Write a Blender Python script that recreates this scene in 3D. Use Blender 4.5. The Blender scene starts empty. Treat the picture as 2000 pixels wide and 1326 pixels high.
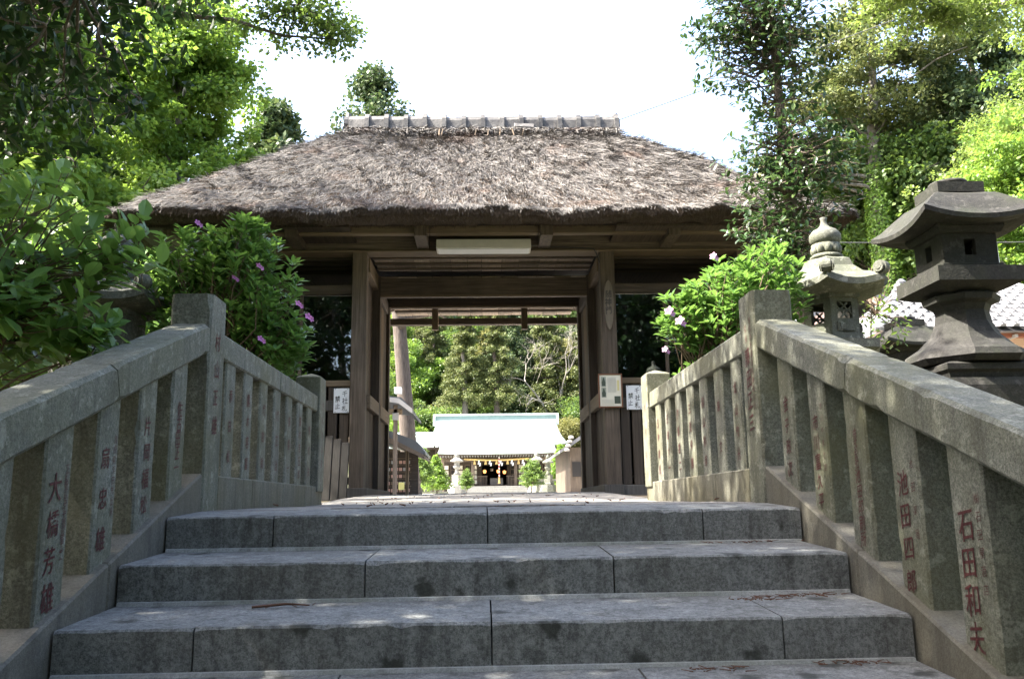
import bpy, bmesh, math, random
import numpy as np
from mathutils import Vector, Matrix
rng = np.random.default_rng(7); random.seed(7)
SC = bpy.context.scene; COL = SC.collection

# ------------------------------------------------------------------ camera, sky, sun, exposure
F, YAW, PITCH, ROLL = 1696.02/2000*36, .035, .1875, -.015
fwd = Vector((math.sin(YAW)*math.cos(PITCH), math.cos(YAW)*math.cos(PITCH), math.sin(PITCH)))
rgt0 = Vector((math.cos(YAW), -math.sin(YAW), 0)); up0 = rgt0.cross(fwd)
rgt = rgt0*math.cos(ROLL)+up0*math.sin(ROLL); upv = up0*math.cos(ROLL)-rgt0*math.sin(ROLL)
cd = bpy.data.cameras.new('camera'); cam = bpy.data.objects.new('camera', cd); COL.objects.link(cam)
cd.lens = F; cd.sensor_width = 36; cd.clip_start = .05; cd.clip_end = 2000
cam.matrix_world = Matrix((( rgt.x, upv.x, -fwd.x, 0), (rgt.y, upv.y, -fwd.y, 0), (rgt.z, upv.z, -fwd.z, 0), (0, 0, 0, 1)))
SC.camera = cam
SUN_EL, SUN_AZ = math.radians(52), math.radians(264)      # azimuth clockwise from +y
W = bpy.data.worlds.new('World'); SC.world = W; W.use_nodes = True
wn = W.node_tree.nodes; sky = wn.new('ShaderNodeTexSky'); sky.sky_type = 'NISHITA'; sky.sun_disc = False
sky.sun_elevation = SUN_EL; sky.sun_rotation = SUN_AZ; sky.air_density = 1.0; sky.dust_density = 5.5; sky.ozone_density = 1.0
W.node_tree.links.new(sky.outputs[0], wn['Background'].inputs[0]); wn['Background'].inputs[1].default_value = .15
sl = bpy.data.lights.new('sun', 'SUN'); sun = bpy.data.objects.new('sun', sl); COL.objects.link(sun)
sl.energy = 4.5; sl.angle = math.radians(.53); sl.color = (1, .94, .84)
sdir = Vector((math.sin(SUN_AZ)*math.cos(SUN_EL), math.cos(SUN_AZ)*math.cos(SUN_EL), math.sin(SUN_EL)))
sun.rotation_euler = sdir.to_track_quat('Z', 'Y').to_euler(); sun.location = sdir*60
SC.view_settings.view_transform = 'Standard'; SC.view_settings.look = 'None'
SC.view_settings.exposure = 2.8; SC.view_settings.gamma = 1
SC.render.engine = 'CYCLES'
SC.cycles.max_bounces = 8; SC.cycles.transparent_max_bounces = 8; SC.cycles.diffuse_bounces = 4
SC.cycles.use_denoising = True; SC.cycles.sample_clamp_indirect = 6

# ------------------------------------------------------------------ materials
MATS = {}
def nmat(name):
    m = bpy.data.materials.new(name); m.use_nodes = True; MATS[name] = m
    return m, m.node_tree, m.node_tree.nodes, m.node_tree.links, m.node_tree.nodes['Principled BSDF']
def add(nt, t, **kw):
    n = nt.nodes.new(t)
    for k, v in kw.items(): setattr(n, k, v)
    return n
def pos(nt, scale=(1, 1, 1), rot=(0, 0, 0), src='geo'):
    g = add(nt, 'ShaderNodeNewGeometry') if src == 'geo' else add(nt, 'ShaderNodeTexCoord')
    mp = add(nt, 'ShaderNodeMapping'); mp.inputs['Scale'].default_value = scale; mp.inputs['Rotation'].default_value = rot
    nt.links.new(g.outputs['Position' if src == 'geo' else 'Object'], mp.inputs['Vector']); return mp.outputs[0]
def noise(nt, vec, scale, detail=4, rough=.6):
    n = add(nt, 'ShaderNodeTexNoise'); n.inputs['Scale'].default_value = scale; n.inputs['Detail'].default_value = detail
    n.inputs['Roughness'].default_value = rough; nt.links.new(vec, n.inputs['Vector']); return n.outputs['Fac']
def ramp(nt, fac, stops, interp='LINEAR'):
    r = add(nt, 'ShaderNodeValToRGB'); r.color_ramp.interpolation = interp
    while len(r.color_ramp.elements) < len(stops): r.color_ramp.elements.new(.5)
    for e, (p, c) in zip(r.color_ramp.elements, stops):
        e.position = p; e.color = (c, c, c, 1) if isinstance(c, (int, float)) else (*c, 1)
    nt.links.new(fac, r.inputs[0]); return r.outputs[0]
def mix(nt, fac, a, b, mode='MIX'):
    m = add(nt, 'ShaderNodeMix', data_type='RGBA', blend_type=mode)
    for sock, v in ((m.inputs[0], fac), (m.inputs[6], a), (m.inputs[7], b)):
        if isinstance(v, (int, float)): sock.default_value = v
        elif isinstance(v, tuple): sock.default_value = (*v, 1)
        else: nt.links.new(v, sock)
    return m.outputs[2]
def bump(nt, bsdf, h, strength=.3, dist=.01):
    b = add(nt, 'ShaderNodeBump'); b.inputs['Strength'].default_value = strength; b.inputs['Distance'].default_value = dist
    nt.links.new(h, b.inputs['Height']); nt.links.new(b.outputs[0], bsdf.inputs['Normal'])
def setp(b, **kw):
    for k, v in kw.items(): b.inputs[k.replace('_', ' ')].default_value = (*v, 1) if isinstance(v, tuple) else v

def stone(name, c1, c2, moss=(.10, .11, .045), moss_amt=.5, stain=.5, speck=260, spots=0, rough=.8, lichen=0, bmp=.6):
    m, nt, nd, ln, b = nmat(name); p = pos(nt)
    fa = noise(nt, p, speck, 2, .7); fb = noise(nt, p, speck*.42, 2, .6); fine = mix(nt, .5, fa, fb); mid = noise(nt, p, 9, 5, .65); big = noise(nt, p, 1.7, 4, .6)
    c = mix(nt, ramp(nt, fine, [(.41, 0), (.59, 1)]), c1, c2)
    dk = noise(nt, p, speck*1.15, 2, .6)
    c = mix(nt, ramp(nt, dk, [(.60, 0), (.70, .6)]), c, tuple(x*.25 for x in c1))
    st = noise(nt, pos(nt, (15, 15, 1.3)), 1.0, 6, .72)
    c = mix(nt, ramp(nt, st, [(.48, 0), (.72, stain)]), c, (.035, .033, .028))
    c = mix(nt, ramp(nt, mid, [(.35, 0), (.7, .35)]), c, tuple(x*.55 for x in c1))
    c = mix(nt, ramp(nt, big, [(.42, 0), (.68, moss_amt)]), c, moss)
    if lichen:
        li = noise(nt, p, 16, 6, .75); c = mix(nt, ramp(nt, li, [(.55, 0), (.62, lichen)]), c, tuple(x*2.3 for x in c2)); l2 = noise(nt, p, 5, 5, .7); c = mix(nt, ramp(nt, l2, [(.5, 0), (.66, lichen)]), c, moss)
    if spots:
        mo = noise(nt, p, 38, 5, .75); c = mix(nt, ramp(nt, mo, [(.48, 0), (.66, .45)]), c, tuple(x*1.25 for x in c2)); mo2 = noise(nt, pos(nt, (1, 1, .55)), 13, 5, .75); c = mix(nt, ramp(nt, mo2, [(.52, 0), (.72, .5)]), c, (.05, .05, .046))
        v = add(nt, 'ShaderNodeTexVoronoi'); v.inputs['Scale'].default_value = 6.5; v.inputs['Randomness'].default_value = 1
        wob = add(nt, 'ShaderNodeVectorMath', operation='ADD'); nz = add(nt, 'ShaderNodeTexNoise'); nz.inputs['Scale'].default_value = 30
        sc = add(nt, 'ShaderNodeVectorMath', operation='SCALE'); sc.inputs['Scale'].default_value = .07
        ln.new(p, nz.inputs['Vector']); ln.new(nz.outputs['Color'], sc.inputs[0]); ln.new(p, wob.inputs[0]); ln.new(sc.outputs[0], wob.inputs[1])
        ln.new(wob.outputs[0], v.inputs['Vector'])
        sel = ramp(nt, v.outputs['Color'], [(.46, 0), (.50, 1)])
        sp = ramp(nt, v.outputs['Distance'], [(.15, spots), (.30, 0)])
        f = mix(nt, 1.0, sel, sp, 'MULTIPLY')
        c = mix(nt, f, c, (.028, .03, .024))
    ln.new(c, b.inputs['Base Color']); setp(b, Roughness=rough); b.inputs['Specular IOR Level'].default_value = .3
    hm = mix(nt, .5, fine, mid); bump(nt, b, hm, bmp, .006)
    return m
stone('granite', (.095, .098, .078), (.225, .228, .188), moss=(.098, .096, .045), moss_amt=.65, stain=.75, lichen=.22)
stone('granite_dirty', (.11, .105, .08), (.19, .185, .145), moss=(.11, .095, .045), moss_amt=.7, stain=.85)
stone('granite_kerb', (.105, .098, .08), (.165, .158, .13), moss=(.095, .08, .045), moss_amt=.6, stain=.7)
stone('granite_step', (.10, .105, .102), (.255, .262, .252), moss=(.09, .085, .068), moss_amt=.4, stain=.85, spots=.85)
stone('granite_paving', (.19, .182, .168), (.28, .27, .25), moss=(.11, .10, .08), moss_amt=.5, stain=.3)
stone('lantern_stone', (.066, .069, .058), (.135, .138, .116), moss=(.075, .085, .045), moss_amt=.6, stain=.6, speck=180, lichen=.45, bmp=.9)
stone('backlit_lantern_stone', (.012, .0115, .0105), (.03, .0285, .026), moss=(.026, .03, .017), moss_amt=.5, stain=.4, speck=150, lichen=.5, bmp=1.0)  # backlit shade of the square lanterns put into the stone colour
stone('pale_stone', (.20, .195, .18), (.30, .295, .275), moss_amt=.2, stain=.3, speck=90)
stone('mortar', (.30, .31, .30), (.42, .43, .42), moss_amt=.5, stain=.5)

def wood(name, axis, c1, c2, dark=(.03, .024, .018), rough=.75):
    m, nt, nd, ln, b = nmat(name)
    s = {'x': (.6, 14, 14), 'y': (14, .6, 14), 'z': (14, 14, .6)}[axis]
    g = noise(nt, pos(nt, s), 3.0, 6, .7); p = pos(nt); bl = noise(nt, p, 1.3, 3, .6)
    oi = add(nt, 'ShaderNodeObjectInfo')
    c = mix(nt, ramp(nt, g, [(.3, 0), (.72, 1)]), c1, c2)
    c = mix(nt, ramp(nt, bl, [(.45, 0), (.75, .55)]), c, dark)
    c = mix(nt, 1.0, c, ramp(nt, oi.outputs['Random'], [(0, .72), (1, 1.15)]), 'MULTIPLY')
    ln.new(c, b.inputs['Base Color']); setp(b, Roughness=rough); b.inputs['Specular IOR Level'].default_value = .25
    bump(nt, b, g, .4, .006); return m
for ax in 'xyz':
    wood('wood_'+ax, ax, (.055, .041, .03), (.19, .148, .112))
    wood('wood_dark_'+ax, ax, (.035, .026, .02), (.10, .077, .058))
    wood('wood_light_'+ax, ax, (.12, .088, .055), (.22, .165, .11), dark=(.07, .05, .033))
wood('wood_board', 'y', (.30, .235, .18), (.46, .37, .29), dark=(.18, .14, .105))
wood('wood_grey_z', 'z', (.055, .05, .044), (.115, .105, .093))
wood('wood_black_z', 'z', (.014, .0125, .011), (.034, .031, .027), dark=(.01, .009, .008))
wood('plaque_wood', 'z', (.12, .10, .076), (.20, .168, .13), dark=(.09, .072, .054))

def plain(name, c, rough=.6, metal=0, var=0, emit=None):
    m, nt, nd, ln, b = nmat(name); setp(b, Base_Color=c, Roughness=rough, Metallic=metal)
    if var:
        p = pos(nt); n = noise(nt, p, 6, 5, .65)
        ln.new(mix(nt, ramp(nt, n, [(.3, 0), (.75, var)]), c, tuple(x*.35 for x in c)), b.inputs['Base Color'])
    if emit: setp(b, Emission_Color=c, Emission_Strength=emit)
    return m
plain('red_paint', (.095, .011, .010), .7); plain('black_ink', (.015, .014, .013), .6)
plain('paper', (.72, .73, .74), .7); plain('card', (.66, .63, .52), .6); plain('frame_brown', (.16, .065, .03), .5)
plain('photo_dark', (.05, .065, .045), .5); plain('photo_mid', (.28, .30, .24), .5); plain('print_grey', (.45, .44, .38), .7); plain('print_yellow', (.62, .55, .25), .7)
plain('lamp_white', (.62, .60, .54), .45, var=.25); plain('cable', (.02, .02, .02), .5); plain('cable_grey', (.05, .05, .05), .6)
plain('copper_patina', (.44, .53, .515), .42, var=.12); plain('copper_dark', (.17, .24, .235), .5, var=.3)
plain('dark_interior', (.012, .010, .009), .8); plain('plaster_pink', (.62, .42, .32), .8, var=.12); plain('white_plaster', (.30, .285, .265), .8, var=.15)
plain('roof_tile_grey', (.135, .135, .14), .42, var=.35); plain('slate', (.055, .06, .065), .55, var=.3)
plain('rope_straw', (.50, .36, .14), .8); plain('rope_red', (.38, .07, .06), .8); plain('rope_white', (.75, .72, .66), .8)
plain('lamp_glow', (1, .40, .12), .5, emit=.5); plain('steel', (.55, .55, .55), .35, .6); plain('ema_board', (.45, .26, .20), .8, var=.4)
plain('beam_red', (.22, .07, .035), .6, var=.3); plain('notice_yellow', (.75, .66, .22), .7)
plain('pink_flower', (.40, .12, .32), .55); plain('pale_flower', (.36, .16, .32), .55)
plain('bark_pale', (.24, .22, .19), .9, var=.3); plain('twig_brown', (.12, .085, .055), .85); plain('litter', (.10, .045, .024), .9)

def bark(name, c1, c2):
    m, nt, nd, ln, b = nmat(name); g = noise(nt, pos(nt, (9, 9, 1.3)), 2.2, 6, .7)
    ln.new(mix(nt, ramp(nt, g, [(.35, 0), (.68, 1)]), c1, c2), b.inputs['Base Color']); setp(b, Roughness=.9); bump(nt, b, g, .7, .03)
def worn_paint():
    m = MATS['red_paint']; nt = m.node_tree; b = nt.nodes['Principled BSDF']; n = noise(nt, pos(nt), 55, 5, .75)
    nt.links.new(mix(nt, ramp(nt, n, [(.56, 0), (.72, .5)]), (.06, .009, .008), (.12, .095, .08)), b.inputs['Base Color'])
worn_paint()
bark('bark', (.05, .04, .03), (.16, .13, .10)); bark('bark_cedar', (.045, .034, .027), (.115, .092, .076)); bark('bark_camellia', (.055, .042, .03), (.15, .115, .085))
bark('bark_grey', (.08, .07, .06), (.2, .18, .155))

def leafmat(name, ca, cb, cc, trans=.4, rough=.4, tcol=None, spec=.4):
    m, nt, nd, ln, b = nmat(name)
    g = add(nt, 'ShaderNodeNewGeometry'); oi = add(nt, 'ShaderNodeObjectInfo')
    s = add(nt, 'ShaderNodeMath', operation='ADD'); ln.new(g.outputs['Random Per Island'], s.inputs[0]); ln.new(oi.outputs['Random'], s.inputs[1])
    fr = add(nt, 'ShaderNodeMath', operation='FRACT'); ln.new(s.outputs[0], fr.inputs[0])
    c = ramp(nt, fr.outputs[0], [(0, ca), (.55, cb), (1, cc)])
    n = noise(nt, pos(nt), .9, 3, .6)
    c = mix(nt, ramp(nt, n, [(.4, 0), (.7, .45)]), c, ca)
    ln.new(c, b.inputs['Base Color']); setp(b, Roughness=rough); b.inputs['Specular IOR Level'].default_value = spec
    t = add(nt, 'ShaderNodeBsdfTranslucent')
    if tcol: ln.new(mix(nt, .6, c, tcol), t.inputs[0])
    else: ln.new(c, t.inputs[0])
    ms = add(nt, 'ShaderNodeMixShader'); ms.inputs[0].default_value = trans
    ln.new(b.outputs[0], ms.inputs[1]); ln.new(t.outputs[0], ms.inputs[2]); ln.new(ms.outputs[0], nd['Material Output'].inputs[0]); return m
leafmat('leaf_dark', (.013, .030, .009), (.022, .05, .013), (.042, .085, .02), .25, .42, spec=.2)
leafmat('leaf_camellia', (.022, .05, .016), (.04, .085, .022), (.085, .13, .03), .3, .33, spec=.4)
leafmat('leaf_bush', (.07, .15, .036), (.115, .235, .052), (.18, .32, .09), .45, .36, tcol=(.24, .38, .06))
leafmat('leaf_azalea', (.06, .135, .03), (.10, .215, .046), (.16, .30, .08), .38, .34, tcol=(.2, .34, .055))
leafmat('leaf_bright', (.08, .155, .025), (.125, .22, .035), (.18, .285, .055), .5, .45, tcol=(.25, .37, .05))
leafmat('leaf_yellow', (.085, .14, .028), (.13, .19, .04), (.185, .24, .06), .48, .5, tcol=(.22, .29, .055))
leafmat('leaf_mid', (.05, .10, .026), (.085, .15, .036), (.14, .20, .05), .42, .5, tcol=(.22, .32, .05))
leafmat('leaf_conifer', (.035, .065, .024), (.062, .10, .034), (.11, .14, .045), .3, .55)
leafmat('leaf_cedar', (.065, .09, .028), (.11, .135, .04), (.17, .18, .055), .35, .55)
leafmat('leaf_olive', (.10, .11, .03), (.17, .17, .05), (.24, .23, .08), .4, .55)
leafmat('leaf_rust', (.16, .10, .03), (.24, .15, .05), (.2, .2, .06), .4, .55)

def glass_mat():
    m, nt, nd, ln, b = nmat('window_glass')
    gl = add(nt, 'ShaderNodeBsdfGlossy'); gl.inputs['Roughness'].default_value = .02; gl.inputs[0].default_value = (.9, .95, 1, 1)
    tr = add(nt, 'ShaderNodeBsdfTransparent'); tr.inputs[0].default_value = (.75, .78, .78, 1)
    fr = add(nt, 'ShaderNodeFresnel'); fr.inputs[0].default_value = 2.0
    ms = add(nt, 'ShaderNodeMixShader'); ln.new(fr.outputs[0], ms.inputs[0]); ln.new(tr.outputs[0], ms.inputs[1]); ln.new(gl.outputs[0], ms.inputs[2])
    ln.new(ms.outputs[0], nd['Material Output'].inputs[0])
glass_mat()
def thatch_mats():
    m, nt, nd, ln, b = nmat('straw')
    g = add(nt, 'ShaderNodeNewGeometry'); c = ramp(nt, g.outputs['Random Per Island'], [(0, (.024, .020, .017)), (.2, (.062, .056, .05)), (.6, (.118, .109, .10)), (1, (.195, .18, .163))])
    n = noise(nt, pos(nt, (1, 1.6, 1.6)), 1.5, 4, .65)
    c = mix(nt, ramp(nt, n, [(.56, 0), (.7, .8)]), c, (.09, .047, .027))
    n2 = noise(nt, pos(nt), 3.5, 4, .7); c = mix(nt, ramp(nt, n2, [(.5, 0), (.75, .6)]), c, (.06, .05, .045))
    ln.new(c, b.inputs['Base Color']); setp(b, Roughness=.7)
    m, nt, nd, ln, b = nmat('thatch'); n = noise(nt, pos(nt, (30, 8, 8)), 3, 6, .75); n2 = noise(nt, pos(nt), 25, 6, .8)
    ln.new(mix(nt, ramp(nt, n, [(.3, 0), (.7, 1)]), (.035, .022, .014), (.13, .09, .06)), b.inputs['Base Color']); setp(b, Roughness=.95); bump(nt, b, n2, 1, .06)
    m, nt, nd, ln, b = nmat('ridge_tile'); n = noise(nt, pos(nt), 7, 5, .7); oi = add(nt, 'ShaderNodeObjectInfo')
    c = mix(nt, ramp(nt, n, [(.4, 0), (.6, 1)]), (.025, .024, .023), (.085, .08, .073)); c = mix(nt, 1.0, c, ramp(nt, oi.outputs['Random'], [(0, .6), (1, 1.3)]), 'MULTIPLY')
    ln.new(c, b.inputs['Base Color']); setp(b, Roughness=.6); bump(nt, b, n, .4, .02)
thatch_mats()
def ground_mat():
    m, nt, nd, ln, b = nmat('soil'); p = pos(nt); n = noise(nt, p, .35, 6, .7); f = noise(nt, p, 14, 6, .75)
    c = mix(nt, ramp(nt, f, [(.35, 0), (.7, 1)]), (.07, .05, .035), (.17, .135, .095)); c = mix(nt, ramp(nt, n, [(.42, 0), (.6, .8)]), c, (.05, .085, .022))
    ln.new(c, b.inputs['Base Color']); setp(b, Roughness=.95); bump(nt, b, f, .6, .04)
    m, nt, nd, ln, b = nmat('gravel'); p = pos(nt); f = noise(nt, p, 40, 4, .8); n = noise(nt, p, .8, 4, .6)
    c = mix(nt, f, (.34, .32, .28), (.52, .50, .45)); ln.new(mix(nt, ramp(nt, n, [(.45, 0), (.7, .5)]), c, (.3, .27, .21)), b.inputs['Base Color']); setp(b, Roughness=.95); bump(nt, b, f, .5, .02)
ground_mat()

# ------------------------------------------------------------------ object helpers
WL = {}                                                     # world location of each object (things are unrotated unless built local)
def put(o, parent=None, loc=(0, 0, 0), mat=None):
    COL.objects.link(o); loc = Vector(loc); WL[o.name] = loc
    if parent is not None:
        o.parent = parent; o.location = loc-WL[parent.name]
    else: o.location = loc
    if mat is not None and o.data is not None and not o.data.materials: o.data.materials.append(MATS[mat])
    return o
def tag(o, label=None, cat=None, group=None, kind=None):
    for k, v in (('label', label), ('category', cat), ('group', group), ('kind', kind)):
        if v: o[k] = v
    return o
def thing(name, label, cat, loc=(0, 0, 0), group=None, rz=0):
    o = put(bpy.data.objects.new(name, None), None, loc); o.rotation_euler.z = rz; o.empty_display_size = .1
    return tag(o, label, cat, group)
def from_bm(name, bm, mat, parent=None, loc=(0, 0, 0), smooth=False):
    me = bpy.data.meshes.new(name); bm.to_mesh(me); bm.free()
    if smooth: me.polygons.foreach_set('use_smooth', [True]*len(me.polygons))
    return put(bpy.data.objects.new(name, me), parent, loc, mat)
def raw_mesh(name, V, Fc, mat=None, smooth=False):
    """V (n,3) array, Fc (k,3 or 4) array -> mesh"""
    V = np.asarray(V, np.float32); Fc = np.asarray(Fc, np.int32); me = bpy.data.meshes.new(name); k, s = Fc.shape
    me.vertices.add(len(V)); me.vertices.foreach_set('co', V.ravel()); me.loops.add(k*s); me.loops.foreach_set('vertex_index', Fc.ravel())
    me.polygons.add(k); me.polygons.foreach_set('loop_start', np.arange(k, dtype=np.int32)*s); me.polygons.foreach_set('loop_total', np.full(k, s, np.int32))
    if smooth: me.polygons.foreach_set('use_smooth', np.ones(k, bool))
    me.update(calc_edges=True)
    if mat: me.materials.append(MATS[mat])
    return me
def box(name, x0, x1, y0, y1, z0, z1, mat, parent=None, bev=.006):
    bm = bmesh.new(); bmesh.ops.create_cube(bm, size=1); c = Vector(((x0+x1)/2, (y0+y1)/2, (z0+z1)/2))
    for v in bm.verts: v.co = Vector((v.co.x*(x1-x0), v.co.y*(y1-y0), v.co.z*(z1-z0)))
    if bev: bmesh.ops.bevel(bm, geom=bm.edges[:], offset=min(bev, .3*min(x1-x0, y1-y0, z1-z0)), segments=1, affect='EDGES')
    return from_bm(name, bm, mat, parent, c)
def prism(name, prof, a0, a1, mat, parent=None, bev=.006, axis='x'):
    """polygon prof extruded from a0 to a1 along axis; prof = (y,z) for x, (x,z) for y, (x,y) for z"""
    n = len(prof); c0 = Vector((sum(p[0] for p in prof)/n, sum(p[1] for p in prof)/n)); am = (a0+a1)/2
    def mk(p, a):
        u, v, a = p[0]-c0.x, p[1]-c0.y, a-am
        return {'x': (a, u, v), 'y': (u, a, v), 'z': (u, v, a)}[axis]
    bm = bmesh.new(); A = [bm.verts.new(mk(p, a0)) for p in prof]; B = [bm.verts.new(mk(p, a1)) for p in prof]
    bm.faces.new(A); bm.faces.new(B[::-1])
    for i in range(n): bm.faces.new((A[i], B[i], B[(i+1) % n], A[(i+1) % n]))
    bmesh.ops.recalc_face_normals(bm, faces=bm.faces[:])
    if bev: bmesh.ops.bevel(bm, geom=bm.edges[:], offset=bev, segments=2 if bev > .01 else 1, affect='EDGES')
    return from_bm(name, bm, mat, parent, {'x': (am, c0.x, c0.y), 'y': (c0.x, am, c0.y), 'z': (c0.x, c0.y, am)}[axis])
def worn_prism(name, prof, a0, a1, mat, parent=None, c=.008, amp=.006, seg=.035, axis='x'):
    """like prism, but the arrises are chamfered unevenly along the length, with chips"""
    n = len(prof); c0 = Vector((sum(p[0] for p in prof)/n, sum(p[1] for p in prof)/n)); am = (a0+a1)/2; m = max(3, int((a1-a0)/seg)); g = np.random.default_rng(int(abs(a0*917+prof[0][0]*131+prof[0][1]*577)*10) % 99991)
    P = [Vector(p) for p in prof]; bm = bmesh.new(); rings = []; wob = np.convolve(g.random((n, m+9)).ravel(), np.ones(3)/3, 'same').reshape(n, -1); chip = (g.random((n, m+9)) < .06)*g.random((n, m+9))
    for k in range(m+1):
        a = a0+(a1-a0)*k/m-am; ring = []
        for i in range(n):
            d0 = (P[i-1]-P[i]).normalized(); d1 = (P[(i+1) % n]-P[i]).normalized(); w = c+amp*(wob[i, k]-.3)+amp*2.2*chip[i, k]
            if k in (0, m): w += c*.8
            for q in (P[i]+d0*w, P[i]+d1*w):
                u, v = q-c0; ring.append(bm.verts.new({'x': (a, u, v), 'y': (u, a, v), 'z': (u, v, a)}[axis]))
        rings.append(ring)
    for A, B in zip(rings, rings[1:]):
        for i in range(2*n): bm.faces.new((A[i], B[i], B[(i+1) % (2*n)], A[(i+1) % (2*n)]))
    bm.faces.new(rings[0]); bm.faces.new(rings[-1][::-1]); bmesh.ops.recalc_face_normals(bm, faces=bm.faces[:])
    return from_bm(name, bm, mat, parent, {'x': (am, c0.x, c0.y), 'y': (c0.x, am, c0.y), 'z': (c0.x, c0.y, am)}[axis])
def tubes(paths, seg=7):
    """paths: list of (points, radii) -> V, F"""
    V, Fc = [], []; n0 = 0
    for pts, rad in paths:
        pts = np.asarray(pts, float); m = len(pts); d = np.gradient(pts, axis=0); d /= np.linalg.norm(d, axis=1)[:, None]+1e-9
        ref = np.array([.31, .77, .1]) if abs(d[0, 2]) > .8 else np.array([0, 0, 1.])
        a = np.cross(d, ref); a /= np.linalg.norm(a, axis=1)[:, None]+1e-9; b = np.cross(d, a)
        th = np.arange(seg)*2*np.pi/seg
        ring = pts[:, None]+(a[:, None]*np.cos(th)[None, :, None]+b[:, None]*np.sin(th)[None, :, None])*np.asarray(rad, float)[:, None, None]
        V.append(ring.reshape(-1, 3)); i = np.arange(m-1)[:, None]*seg; j = np.arange(seg)[None]; k = (j+1) % seg
        Fc.append(np.stack([i+j, i+k, i+seg+k, i+seg+j], -1).reshape(-1, 4)+n0); n0 += m*seg
        c = np.array([[n0-seg+q for q in (0, 1, 2, 3)]]) if seg == 4 else np.stack([np.full(seg-2, n0-seg), n0-seg+np.arange(1, seg-1), n0-seg+np.arange(2, seg), n0-seg+np.arange(2, seg)], -1)[:0]
        if len(c): Fc.append(c)
    return np.concatenate(V), np.concatenate(Fc)
def lathe(name, prof, n, mat, parent=None, loc=(0, 0, 0), rot=0, smooth=False, sq=None):
    """rings of n points; closed top and bottom"""
    bm = bmesh.new(); rings = []
    for r, z in prof:
        rings.append([bm.verts.new((r*math.cos(rot+2*math.pi*i/n), r*math.sin(rot+2*math.pi*i/n), z)) for i in range(n)])
    for a, b in zip(rings, rings[1:]):
        for i in range(n): bm.faces.new((a[i], a[(i+1) % n], b[(i+1) % n], b[i]))
    bm.faces.new(rings[0][::-1]); bm.faces.new(rings[-1]); bmesh.ops.recalc_face_normals(bm, faces=bm.faces[:])
    return from_bm(name, bm, mat, parent, loc, smooth)
GLYPHS = {}
def glyph(ch, bold):
    """one character as flat 1-unit outline arrays"""
    key = (ch, bold)
    if key not in GLYPHS:
        cu = bpy.data.curves.new('character', 'FONT'); cu.body = ch; cu.size = 1; cu.align_x = 'CENTER'; cu.resolution_u = 3; cu.offset = bold
        o = bpy.data.objects.new('character_curve', cu); me = bpy.data.meshes.new_from_object(o); bpy.data.objects.remove(o); bpy.data.curves.remove(cu)
        co = np.zeros(len(me.vertices)*3, np.float32); me.vertices.foreach_get('co', co); GLYPHS[key] = (co.reshape(-1, 3), [tuple(p.vertices) for p in me.polygons]); bpy.data.meshes.remove(me)
    return GLYPHS[key]
def lettering(text, size, mat, parent, origin, xa, ya, gap=1.12, sx=1.0, bold=.0, single=True, slant=.14):
    """vertical column of painted characters, top centre at origin; pitch = gap*size"""
    xa, ya = np.array(xa, float), np.array(ya, float); nv = np.cross(xa, ya); allv, allf, n0 = [], [], 0
    for i, ch in enumerate(text):
        co, fs = glyph(ch, bold); q = random.uniform(-.05, .05)*size; k = random.uniform(.92, 1.08)
        x = co[:, 0]*sx*size*k+q; y = (co[:, 1]-.38)*size*k+slant*x
        P = x[:, None]*xa+y[:, None]*ya; c = -(i+.5)*gap*size*ya
        if single:
            me = bpy.data.meshes.new('painted_character'); me.from_pydata(P.tolist(), [], fs); me.materials.append(MATS[mat])
            put(bpy.data.objects.new('painted_character', me), parent, Vector(origin)+Vector(c)+Vector(nv)*.0025)
        else:
            allv += (P+c).tolist(); allf += [tuple(j+n0 for j in f) for f in fs]; n0 += len(P)
    if not single:
        me = bpy.data.meshes.new('small_lettering'); me.from_pydata(allv, [], allf); me.materials.append(MATS[mat])
        o = put(bpy.data.objects.new('small_lettering', me), parent, Vector(origin)+Vector(nv)*.0025); o['kind'] = 'stuff'

# ------------------------------------------------------------------ foliage helpers
def nrm(a): return a/(np.linalg.norm(a, axis=-1, keepdims=True)+1e-9)
T_FAR = (np.array([[0, 0, 0], [.5, .34, .05], [1, 0, 0], [.5, -.34, .05]]), np.array([[0, 1, 2], [0, 2, 3]]))
T_OVAL = (np.array([[0, 0, 0], [.22, .17, .03], [.55, .25, .05], [.82, .15, .02], [1, 0, -.06], [.82, -.15, .02], [.55, -.25, .05], [.22, -.17, .03], [.5, 0, -.02]]),
          np.array([[0, 8, 1], [1, 8, 2], [2, 8, 3], [3, 8, 4], [4, 8, 5], [5, 8, 6], [6, 8, 7], [7, 8, 0]])[:, ::-1])
T_LANCE = (np.array([[0, 0, 0], [.35, .13, .04], [.7, .12, .03], [1, 0, -.05], [.7, -.12, .03], [.35, -.13, .04], [.5, 0, -.015]]),
           np.array([[0, 6, 1], [1, 6, 2], [2, 6, 3], [3, 6, 4], [4, 6, 5], [5, 6, 0]])[:, ::-1])
def frames(D, N):
    D = nrm(D); X = nrm(np.cross(N, D)); return D, X, np.cross(D, X)
def leaf_mesh(name, P, D, N, L, tmpl, mat, wide=1.0):
    D, X, Z = frames(D, N); Tv, Tf = tmpl; L = np.asarray(L)[:, None, None]
    V = P[:, None]+L*(Tv[None, :, 0:1]*D[:, None]+Tv[None, :, 1:2]*wide*X[:, None]+Tv[None, :, 2:3]*Z[:, None])
    n, m = len(P), len(Tv); Fc = (Tf[None]+np.arange(n)[:, None, None]*m).reshape(-1, 3)
    return raw_mesh(name, V.reshape(-1, 3), Fc, mat)
def rdir(n, g=rng): return nrm(g.normal(size=(n, 3)))
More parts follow.
